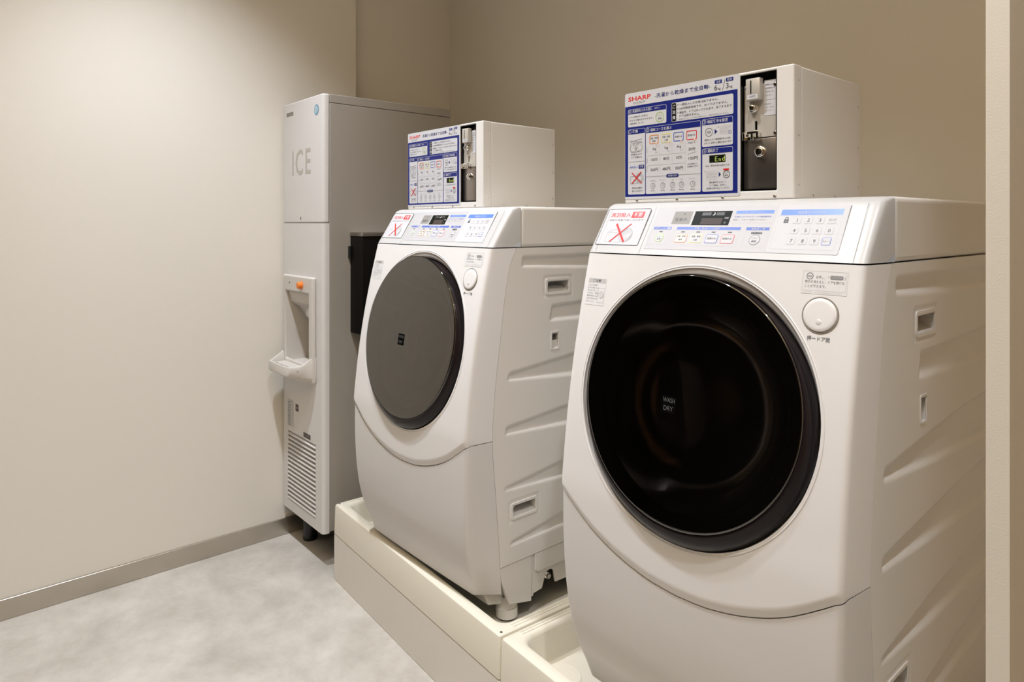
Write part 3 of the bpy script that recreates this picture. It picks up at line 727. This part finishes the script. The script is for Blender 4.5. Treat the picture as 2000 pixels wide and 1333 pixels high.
    for r, out in ((0.2310, -0.024), (0.2334, -0.012), (0.2340, -0.002), (0.2334, 0.004), (0.2316, 0.0095), (0.2290, 0.0145), (0.2265, 0.0180), (0.2240, 0.0196), (0.2225, 0.0200), (0.2205, 0.0193)):
        sh = -0.0082+0.0157*min(1, max(0, (0.2340-r)/0.0115)) if out > -0.003 else -0.0082
        cur = [bm.verts.new(Vector((r*math.cos(2*math.pi*i/128), 0, 0))+DU*(r*math.sin(2*math.pi*i/128)+sh)+DN*out) for i in range(128)]
        if prev:
            for i in range(128): bm.faces.new((prev[i], prev[(i+1) % 128], cur[(i+1) % 128], cur[i]))
        prev = cur
    from_bm('door_rim', bm, mat('plum_black_rim', (0.014, 0.010, 0.011), 0.16, spec=0.22), door, smooth=60)
    bm = bmesh.new()
    Mg = frame(DU*0.0075, DN)
    add_lathe(bm, [(0.2212, 0.0192), (0.2209, 0.0208), (0.2202, 0.0219), (0.2190, 0.0225), (0.2175, 0.02265), (0.2150, 0.02275), (0.20, 0.0232), (0.17, 0.0240), (0.13, 0.0248), (0.08, 0.0254), (0.04, 0.0257), (0.0, 0.0258)], Mg, 128)
    from_bm('door_glass', bm, glassm, door, smooth=60)
    bm = bmesh.new()                                          # the clear bowl that reaches into the drum
    add_lathe(bm, [(0.2215, 0.015), (0.200, 0.012), (0.191, 0.008), (0.188, 0.003), (0.187, -0.006)], M, 96)
    from_bm('glass_collar', bm, mat('matt_black_collar', (0.006, 0.005, 0.005), 0.6, spec=0.1), door, smooth=60)
    bm = bmesh.new()
    add_lathe(bm, [(0.188, 0.004), (0.180, -0.010), (0.170, -0.024), (0.158, -0.040), (0.144, -0.056), (0.120, -0.072), (0.08, -0.085), (0.04, -0.090), (0, -0.091)], M, 96)
    from_bm('glass_bowl', bm, bowlm, door, smooth=60)
    s = Sheet(); s.rect(-17, -17, 17, 17, 'tint', 0, r=1); s.text('WASH', 0, 4, 9, 'faint', 2, align='c', maxw=28); s.text('DRY', 0, -12, 9, 'faint', 2, align='c', maxw=22)
    def on_glass(x, y, out):
        X, Y = -0.021+x/1000*0.9, -0.006+y/1000*0.9; r = math.hypot(X, Y); zz = 0.0258-0.0010*(r/0.13)**2+0.0004+out
        p = M @ Vector((0, 0, 0)); q = Vector((X, 0, 0))+DU*Y+DN*zz; return tuple(q)
    o = s.build('door_marking', on_glass, door)
    # ---- tub and drum behind the glass
    bm = bmesh.new(); Mf = frame(L(0, DY, DC), DN)
    add_lathe(bm, [(0.2490, -0.016), (0.236, -0.022), (0.205, -0.028), (0.192, -0.045), (0.205, -0.07), (0.195, -0.095)], Mf, 96)
    from_bm('door_seal', bm, rubber, t, smooth=50)
    bm = bmesh.new(); add_lathe(bm, [(0.195, -0.090), (0.215, -0.098), (0.222, -0.12), (0.222, -0.34), (0.20, -0.36), (0.05, -0.37), (0, -0.372)], Mf, 96)
    from_bm('drum', bm, mat('drum_steel', (0.42, 0.40, 0.38), 0.25, 1.0), t, smooth=50)
    # ---- round push button and stickers on the front
    def on_button(): 
        x, z = 0.2255, 1.066; y = front_y(x, z); d = (front_y(x, z+.01)-front_y(x, z-.01))/.02
        return frame(L(x, y, z), (0, -1, d))
    Mb = on_button()
    bm = bmesh.new(); add_lathe(bm, [(0.0290, -0.002), (0.0290, 0.0006), (0.0284, 0.0012), (0.0272, 0.0010), (0.0268, -0.002)], Mb, 64)
    from_bm('button_ring', bm, mat('button_gap_grey', '8d857c', 0.4), t, smooth=50)
    bm = bmesh.new(); add_lathe(bm, [(0.0264, -0.002), (0.0264, 0.0018), (0.0250, 0.0030), (0.020, 0.0034), (0.0, 0.0030)], Mb, 64)
    o = from_bm('door_button', bm, white, t, smooth=50)
    bm = bmesh.new(); add_lathe(bm, [(0.0, 0.0005), (0.004, 0.0004), (0.0055, -0.0006)], frame(Mb @ Vector((0, -0.0115, 0.0034)), Mb.to_3x3() @ Vector((0, 0, 1))), 24)
    from_bm('button_dimple', bm, whiteg, t, smooth=50)
    s = Sheet(); s.text('押ードア開', 0, 0, 7.4, 'dark', 1, w=35); s.build('button_lettering', on_front(0.209, 1.0265), t)
    s = Sheet(); s.rect(0, 0, 72, 38, 'stick', 0.2); s.frame(2, 5, 70, 36, 0.5, 'lgrey', 1); s.ring(13, 28, 5.4, 0.8, 'dark', 2); s.text('解除', 13, 26, 3.4, 'grey', 2, align='c')
    s.text('を押し、「', 23, 24.5, 4.6, 'grey', 2, w=20); s.rect(45, 24, 65, 30, 'grey', 2, r=2); s.text('ドアロック中', 47, 25.5, 3.2, 'white', 3, w=16); s.text('」', 66, 24.5, 4.4, 'grey', 2)
    s.text('表示が消えると、ドアを開ける', 6, 17, 4.6, 'grey', 2, w=61); s.text('ことができます。', 6, 10, 4.6, 'grey', 2, w=34); s.text('ロック中　シールをはがさないでください', 6, 1.5, 2.2, 'lgrey', 2, w=60)
    o = s.build('door_notice_sticker', on_front(0.190, 1.098), t); 
    s = Sheet(); s.rect(0, 0, 52, 56, 'stick', 0.2); s.rect(2, 46, 50, 55, 'lgrey', 1); s.text('ご注意', 14, 48, 5.6, 'dark', 2, w=22)
    for k, w in enumerate((26, 30, 30, 30, 30, 30, 22)): s.text(('小さなお子様が', 'ドラム内に入ら', 'ないようにして', 'ください。洗濯', '槽が完全に止ま', 'るまで手を入れ', 'ないこと。')[k], 3, 39.5-k*5.6, 3.4, 'grey', 2, w=w)
    s.ring(42, 22, 7, 0.9, 'lgrey', 2); s.ring(43, 21, 4, 0.8, 'lgrey', 2); s.frame(33, 6, 50, 36, 0.4, 'lgrey', 2)
    o = s.build('caution_sticker', on_front(-0.270, 1.040), t)
    return t
bowlm = bpy.data.materials.new('clear_bowl_glass'); bowlm.use_nodes = True
_nt = bowlm.node_tree; _nt.nodes.clear()
_o = _nt.nodes.new('ShaderNodeOutputMaterial'); _m = _nt.nodes.new('ShaderNodeMixShader'); _t = _nt.nodes.new('ShaderNodeBsdfTransparent'); _g = _nt.nodes.new('ShaderNodeBsdfGlossy'); _f = _nt.nodes.new('ShaderNodeFresnel')
_t.inputs[0].default_value = (0.60, 0.57, 0.55, 1); _g.inputs['Roughness'].default_value = 0.12; _f.inputs[0].default_value = 2.4
_nt.links.new(_f.outputs[0], _m.inputs[0]); _nt.links.new(_t.outputs[0], _m.inputs[1]); _nt.links.new(_g.outputs[0], _m.inputs[2]); _nt.links.new(_m.outputs[0], _o.inputs[0])

def dup_tree(o, parent=None):
    c = o.copy(); C.objects.link(c); c.parent = parent
    for ch in list(o.children): dup_tree(ch, c)
    return c
w1 = make_washer('large white front-loading washing machine nearest the camera, right of the other washer')
w2 = dup_tree(w1); w2['label'] = 'white front-loading washing machine further back, next to the grey ice machine'
w2.location = (-1.618, BY, BZ)

# ------------------------------------------------------------------ coin boxes on the washing machines
def make_coinbox(label):
    X0, X1, YF, YK, Z0, Z1 = 0.0, 0.391, 0.0, 0.283, 0.0, 0.2435
    t = thing('coin_box', label, 'coin box', (-0.989, 1.186, 1.2545), 0, 'coin boxes on the washing machines')
    hx0, hx1, hz0, hz1 = 0.284, 0.357, 0.0165, 0.2375
    bm = bmesh.new(); holed_plate(bm, X0, X1, Z0, Z1, YF, 0.030, [(hx0, hx1, hz0, hz1)])
    o = from_bm('front_plate', bm, boxm, t); bevel_mod(o, 0.004, 4)
    bm = bmesh.new(); add_box(bm, X0+.001, X1-.0008, 0.029, YK, Z0, Z1-.001); o = from_bm('housing', bm, boxm, t); bevel_mod(o, 0.0035, 3)
    z_ = -0.0135                                            # sheet millimetres start at the blue edge
    def on_face(x, y, out): return (0.001+x/1000, -0.0006-out, 0.0135+y/1000)
    o = make_printed_instruction().build('instruction_sheet', on_face, t); o['label'] = 'blue and white printed instruction sheet'
    # coin mechanism
    yb = 0.020
    bm = bmesh.new(); add_box(bm, hx0+.0005, hx1-.0005, yb+.006, yb+.009, hz0+.0005, hz1-.0005); from_bm('recess_back', bm, black_pl, t)
    bm = bmesh.new(); holed_plate(bm, hx0+.0002, hx1-.0002, hz0+.0002, hz1-.0002, 0.0012, yb+.006, [(hx0+.0012, hx1-.0012, hz0+.0012, hz1-.0012)]); from_bm('recess_lining', bm, black_pl, t)
    bm = bmesh.new(); holed_plate(bm, hx0+.003, hx1-.0025, 0.1175, 0.2185, yb-.010, yb-.007, [(0.3085, 0.3135, 0.132, 0.149)])
    o = from_bm('mechanism_plate', bm, satin, t); bevel_mod(o, 0.0006, 2)
    bm = bmesh.new(); add_box(bm, hx0+.003, hx1-.0025, yb-.012, yb+.004, hz0+.003, 0.1155, bev=.0012); from_bm('cash_box_door', bm, steel_d, t, smooth=30)
    for sx, sz in ((0.2925, 0.2125), (0.3500, 0.2135), (0.2925, 0.1235), (0.3500, 0.1235)):
        bm = bmesh.new(); add_lathe(bm, [(0, .0022), (0.002, .0022), (0.0034, .0012), (0.0036, 0)], frame((sx, yb-.010, sz), (0, -1, 0)), 20); from_bm('screw', bm, mat('dark_screw', (0.16, 0.14, 0.12), 0.3, 1.0), t, smooth=40)
    bm = bmesh.new(); add_box(bm, 0.2975, 0.3265, yb-.024, yb-.010, 0.187, 0.2285, bev=.0015); 
    slot = from_bm('coin_slot', bm, satin, t, smooth=30)
    bm = bmesh.new(); add_box(bm, 0.3075, 0.3095, yb-.0246, yb-.020, 0.200, 0.2245); from_bm('slit', bm, black_pl, slot)
    s = Sheet(); s.rect(0, 0, 22, 9, 'white', 1, r=2); s.text('100円', 11, 2.4, 4.6, 'dark', 2, align='c', maxw=15)
    s.build('value_mark', lambda x, y, o_: (0.3010+x/1000, yb-.0244-o_, 0.189+y/1000), slot)
    for q, (cx, cz, R, out) in enumerate(((0.3085, 0.173, 0.0085, 0.012), (0.3215, 0.090, 0.0105, 0.010))):
        bm = bmesh.new(); add_lathe(bm, [(R*.92, -.001), (R, .001), (R*.96, out*.5), (R*.80, out*.62), (R*.70, out*.62), (R*.66, out), (R*.5, out*1.06), (0, out*1.06)], frame((cx, yb-.011, cz), (0, -1, 0)), 32)
        lk = from_bm('lock', bm, chrome, t, smooth=40)
        bm = bmesh.new(); add_box(bm, cx-.0009, cx+.0009, yb-.011-out*1.06-.0004, yb-.011-out, cz-.003, cz+.003); from_bm('keyhole', bm, black_pl, lk)
    bm = bmesh.new(); add_box(bm, 0.2885, 0.3215, yb-.0165, yb-.0105, 0.113, 0.1195, bev=.0008)
    for a in (0.2885, 0.3055, 0.3165): add_box(bm, a, a+.005, yb-.021, yb-.0105, 0.1135, 0.128, bev=.0008)
    add_box(bm, 0.298, 0.3215, yb-.021, yb-.018, 0.1245, 0.129, bev=.0006)
    from_bm('hasp', bm, chrome, t, smooth=30)
    s = Sheet(); s.rect(0, 0, 23.5, 66, 'white', 1); s.rect(0, 29, 23.5, 29.5, 'grey', 2)
    for k, tx in enumerate(('硬貨投入口には', '100円硬貨以外を', '入れないで', 'ください。')): s.text(tx, 2, 56-k*6.6, 3.0, 'dark', 2, w=(19, 19, 16, 14)[k])
    for k, tx in enumerate(('● 返却は', 'レバーを押し', 'てください。')): s.text(tx, 2, 20-k*6.2, 2.8, 'grey', 2, w=(12, 18, 17)[k])
    s.build('coin_notice', lambda x, y, o_: (0.3285+x/1000, yb-.0104-o_, 0.157+y/1000), t)
    for x in (0.034, 0.139, 0.246, 0.354):
        bm = bmesh.new(); add_lathe(bm, [(0, .0016), (0.0018, .0016), (0.0032, .0008), (0.0034, 0)], frame((x, 0, 0.0048), (0, -1, 0)), 20); from_bm('screw', bm, steel, t, smooth=40)
    for (y, z) in ((0.018, 0.215), (0.018, 0.115), (0.018, 0.025), (0.272, 0.195), (0.272, 0.11), (0.272, 0.03), (0.075, 0.007), (0.165, 0.007), (0.245, 0.007)):
        bm = bmesh.new(); add_lathe(bm, [(0, .0012), (0.0014, .0012), (0.0024, .0005), (0.0026, 0)], frame((X1-.0008, y, z), (1, 0, 0)), 16); from_bm('rivet', bm, steel, t, smooth=40)
    return t
c1 = make_coinbox('white coin box with red lettering on the front washing machine, cash door dark grey')
c2 = dup_tree(c1); c2['label'] = 'white coin box with red lettering on the rear washing machine beside the ice machine'
c2.location = (-0.989-0.900, 1.186, 1.2545)

# ------------------------------------------------------------------ ice machine
IX0, IX1, IY, IZ0, IZ1 = -2.584, -2.232, 1.055, 0.121, 1.664
ice = thing('ice_machine', 'tall grey upright ice machine marked ICE in the corner by the cream wall', 'ice machine', (-2.408, 1.32, 0.0))
def I(x, y, z): return (x+2.408, y-1.32, z)
def ibox(bm, x0, x1, y0, y1, z0, z1, **k): add_box(bm, x0+2.408, x1+2.408, y0-1.32, y1-1.32, z0, z1, **k)
RX0, RX1, RZ0, RZ1 = -2.520, -2.316, 0.700, 0.956             # dispenser opening
bm = bmesh.new(); holed_plate(bm, IX0+.001+2.408, IX1+2.408, IZ0+.004, 1.6325, 1.0805-1.32, 1.60-1.32, [(RX0-.003+2.408, RX1+.003+2.408, RZ0-.02, RZ1+.003)])
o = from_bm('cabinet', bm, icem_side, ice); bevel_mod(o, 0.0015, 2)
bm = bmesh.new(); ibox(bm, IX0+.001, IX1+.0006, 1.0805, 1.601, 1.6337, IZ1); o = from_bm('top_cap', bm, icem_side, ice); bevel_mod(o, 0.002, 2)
def corner_profile(yf=IY, yb=1.0795, r=0.013):
    pts = [(IX0, yb)]
    for k in range(9):
        a = math.radians(180+90*k/8); pts.append((IX0+r+r*math.cos(a), yf+r+r*math.sin(a)))
    for k in range(9):
        a = math.radians(270+90*k/8); pts.append((IX1-r+r*math.cos(a), yf+r+r*math.sin(a)))
    pts.append((IX1, yb)); return pts
bm = bmesh.new(); add_prism(bm, [(a+2.408, b-1.32) for a, b in corner_profile()], 1.2115, IZ1, 'z')
o = from_bm('upper_front_panel', bm, icem, ice); bevel_mod(o, 0.004, 3, 60)
rr = 0.013; A0, A1 = IX0+rr, IX1-rr
LX0, LX1, LZ0, LZ1 = -2.532, -2.290, 0.160, 0.421
bm = bmesh.new()
pf = corner_profile()
left = [p for p in pf if p[0] <= A0+1e-6]+[(A0, 1.0795)]; right = [(A1, 1.0795)]+[p for p in pf if p[0] >= A1-1e-6]
for P in (left, right): add_prism(bm, [(a+2.408, b-1.32) for a, b in P], IZ0, 1.2095, 'z')
holed_plate(bm, A0+2.408, A1+2.408, IZ0, 1.2095, IY-1.32, 1.0795-1.32, [(RX0-.002+2.408, RX1+.002+2.408, RZ0-.018, RZ1+.002), (LX0+2.408, LX1+2.408, LZ0, LZ1)])
o = from_bm('lower_front_panel', bm, icem, ice, smooth=40)
bm = bmesh.new(); NL = 16
for k in range(NL):
    z = LZ0+.004+k*(LZ1-LZ0-.002)/NL
    add_prism(bm, [(IY-.002-1.32, z), (IY+.002-1.32, z-.002), (IY+.020-1.32, z+.010), (IY+.018-1.32, z+.0125), (IY-.0015-1.32, z+.0035)], LX0+2.408+.0005, LX1+2.408-.0005, 'x')
from_bm('louvre_grille', bm, icem, ice)
bm = bmesh.new(); ibox(bm, LX0-.003, LX1+.003, 1.0765, 1.0789, LZ0-.003, LZ1+.003); from_bm('grille_backing', bm, mat('dark_filter', '3a352f', 0.8), ice)
disp = bpy.data.objects.new('dispenser', None); C.objects.link(disp); disp.parent = ice; disp.location = I(-2.45, IY, 0.82)
def D(x, y, z): return (x+2.45, y-IY, z-0.82)
SX0, SX1, SY = -2.545, -2.284, 1.039
bm = bmesh.new(); holed_plate(bm, SX0+2.45, SX1+2.45, 0.64-.82, 1.016-.82, SY-IY, 0.0, [(RX0+2.45, RX1+2.45, RZ0-.82, RZ1-.82)])
o = from_bm('surround', bm, icepl, disp); bevel_mod(o, 0.006, 4)
bm = bmesh.new()                                         # recess: side walls and a back that slopes away downward
dt, db = SY+0.010, 1.235
qx0, qx1 = RX0+.0008, RX1-.0008
v = {k: bm.verts.new(D(*p)) for k, p in {'a': (qx0, SY+.004, RZ1), 'b': (qx1, SY+.004, RZ1), 'c': (qx1, SY+.004, RZ0-.015), 'd': (qx0, SY+.004, RZ0-.015), 'A': (qx0, dt, RZ1), 'B': (qx1, dt, RZ1), 'C': (qx1, db, RZ0-.015), 'D': (qx0, db, RZ0-.015)}.items()}
for q in ('adDA', 'bBCc', 'ABCD', 'dcCD', 'aABb'): bm.faces.new([v[k] for k in q])
from_bm('recess', bm, icepl, disp)
bm = bmesh.new(); add_prism(bm, [(dt-IY+.001, RZ1-.001-.82), (SY+.020-IY, 0.915-.82), (SY+.045-IY, 0.896-.82), (SY+.075-IY, 0.896-.82), (SY+.06-IY, RZ1-.001-.82)], RX0+2.45+.001, RX1+2.45-.001, 'x')
add_box(bm, -2.385+2.45, RX1-.001+2.45, SY+.022-IY, SY+.06-IY, 0.866-.82, 0.900-.82, bev=.003)
o = from_bm('ice_chute', bm, icepl, disp); bevel_mod(o, 0.002, 2)
def plan(d, s=1.0):
    """catch tray outline at inset d"""
    yb_ = IY-0.001
    base = [(SX0+d, yb_), (SX0+d, 0.992+d), (SX0+.004+d, 0.984+d), (SX0+.013+d, 0.980+d), (-2.395, 0.979+d), (-2.372-d*.3, 0.981+d), (-2.352-d*.5, 0.987+d), (-2.315-d, 1.005+d*.7), (-2.294-d, 1.018+d*.3), (SX1-.003-d, 1.030), (SX1-d, yb_)]
    return [(x, yb_-(yb_-y)*s) for x, y in base]
def ring_(d, z, s=1.0, up=0.0, tilt=0.0):
    out = []
    for (x, y) in plan(d, s):
        k = min(1, max(0, (y-0.985)/0.05)); kr = (x-SX0)/(SX1-SX0)
        out.append((x+2.45, y-IY, z-.82+up*k*k-tilt*k*kr))
    return out
rings = [ring_(0.004, 0.636, 0.10), ring_(0.001, 0.645, 0.5), ring_(0, 0.655, 0.88), ring_(0, 0.664, 1.0), ring_(0, 0.689, 1.0, .040), ring_(0.002, 0.694, 1.0, .040), ring_(0.008, 0.694, 1.0, .040), ring_(0.011, 0.689, 1.0, .034), ring_(0.015, 0.675, 1.0, .0)]
bm = bmesh.new(); RR_ = [[bm.verts.new(p) for p in r] for r in rings]; n_ = len(RR_[0])
for A, B in zip(RR_, RR_[1:]):
    for i in range(n_-1): bm.faces.new((A[i], A[i+1], B[i+1], B[i]))
bm.faces.new(RR_[-1]); bm.faces.new(RR_[0][::-1])
from_bm('catch_tray', bm, icepl, disp, smooth=40)
bm = bmesh.new(); add_box(bm, qx0+2.45+.001, qx1+2.45-.001, -0.055, 0.172, 0.686-.82, 0.690-.82)
from_bm('drip_grate', bm, icepl, disp)
bm = bmesh.new(); add_lathe(bm, [(0.0145, 0), (0.0145, .002), (0.0125, .0025), (0.012, .014), (0.010, .016), (0, .0165)], frame(D(-2.374, SY, 0.984), (0, -1, 0)), 32); from_bm('push_button', bm, orange, disp, smooth=40)
bm = bmesh.new(); add_lathe(bm, [(0.0032, 0), (0.003, .0015), (0, .002)], frame(D(-2.480, SY, 0.988), (0, -1, 0)), 16); from_bm('pilot_lamp', bm, mat('green_lens', '3f5f50', 0.3), disp, smooth=40)
def on_ice(x0, z0, y=IY):
    return lambda x, z, o_: I(x0+x/1000, y-0.0004-o_, z0+z/1000)
ink['ltr'] = mat('ice_letter_beige', 'b9b0a7', 0.45); ink['emb'] = mat('pale_blue_print', '9fc0cc', 0.35); ink['plate'] = mat('name_plate_brown', '75695f', 0.4)
s = Sheet(); s.rect(0, 0, 10, 92, 'ltr', 1); s.text('C', 30, -2, 96, 'ltr', 1, w=64, bold=0.008); s.text('E', 117, 0, 92, 'ltr', 1, w=43, bold=0.006)
o = s.build('ice_lettering', on_ice(-2.492, 1.389), ice); o['label'] = 'grey letters ICE'
s = Sheet(); s.rect(0, 0, 62, 13.5, 'plate', 1, r=1); s.text('HOSHIZAKI', 4, 4, 5.5, 'lgrey', 2, w=53)
s.build('name_plate', on_ice(-2.545, 1.616), ice)
s = Sheet(); s.disc(0, 0, 18.5, 'teal', 1, 40); s.disc(-0.8, 0, 15, 'emb', 2, 40); s.poly([(-5, -9), (5, -9), (1.5, 10), (-1.5, 10)], 'white', 3); s.poly([(-1, -12), (1.5, -12), (1.5, 3), (-1, 3)], 'teal', 4)
o = s.build('round_emblem', on_ice(-2.283, 1.612), ice); o['label'] = 'round blue emblem'
bm = bmesh.new(); add_lathe(bm, [(0.006, 0), (0.0055, .0015), (0.0025, .002), (0.0022, .0005), (0, .0005)], frame(I(-2.414, IY, 1.228), (0, -1, 0)), 24); from_bm('lock', bm, chrome, ice, smooth=40)
s = Sheet(); s.rect(0, 0, 4, 9, 'black', 1); s.build('keyhole', on_ice(-2.416, 1.223, IY-.002), ice)
s = Sheet(); s.rect(0, 0, 52, 100, 'lgrey', 1)
for k in range(9): s.text(('点検表', '型式 単相', '電源 100V', '製氷能力', '冷媒 R134', '製造番号', '消費電力', '質量 68kg', '日本製')[k], 5, 86-k*10.5, 6, 'dark', 2, maxw=40)
s.build('rating_plate', on_ice(-2.535, 0.440), ice)
s = Sheet(); s.rect(0, 0, 26, 26, 'brown', 1); s.text('注意', 4, 8, 10, 'lgrey', 2, w=18); s.build('caution_plate', on_ice(-2.462, 0.508), ice)
s = Sheet(); s.rect(0, 0, 60, 17, 'brown', 1); s.text('フィルター', 4, 5, 8, 'lgrey', 2, w=50); s.build('filter_notice', on_ice(-2.392, 0.428), ice)
for cx, cy in ((-2.488, 1.125), (-2.29, 1.30), (-2.53, 1.54), (-2.29, 1.54)):
    bm = bmesh.new(); add_lathe(bm, [(0, 0.0), (0.027, 0), (0.028, .003), (0.028, .012), (0.0262, .014), (0.0262, .1), (0, .1)], frame(I(cx, cy, 0.0003), (0, 0, 1)), 32)
    add_lathe(bm, [(0.0, .1), (0.026, .1), (0.026, .1255), (0, .1255)], frame(I(cx, cy, 0.0), (0, 0, 1)), 32)
    from_bm('foot', bm, black_pl, ice, smooth=40)
bm = bmesh.new(); ibox(bm, IX0+.006, IX1-.006, 1.07, 1.58, IZ0-.006, IZ0+.006); from_bm('base_plate', bm, mat('dark_cavity', '2c2a27', 0.8), ice)

# black box on the ice machine's side
bb = thing('side_dispenser', 'black upright box with steel lid fixed to the ice machine\'s side behind the rear washer', 'dispenser', (-2.186, 1.30, 0.997))
bm = bmesh.new(); add_box(bm, -0.0455, 0.048, -0.141, 0.16, -0.179, 0.166, bev=.003); from_bm('body', bm, mat('black_satin_cover', (0.008, 0.007, 0.006), 0.40, spec=0.04), bb, smooth=40)
bm = bmesh.new(); add_box(bm, -0.0458, 0.050, -0.143, 0.162, 0.166, 0.180, bev=.002); from_bm('lid', bm, steel_d, bb, smooth=40)
bm = bmesh.new(); add_box(bm, -0.0455, -0.028, -0.150, -0.141, 0.087, 0.131, bev=.0015); from_bm('latch', bm, black_pl, bb, smooth=40)
bm = bmesh.new(); add_box(bm, 0.010, 0.040, -0.125, -0.105, -0.190, -0.179, bev=.002); from_bm('clip', bm, whiteg, bb, smooth=40)
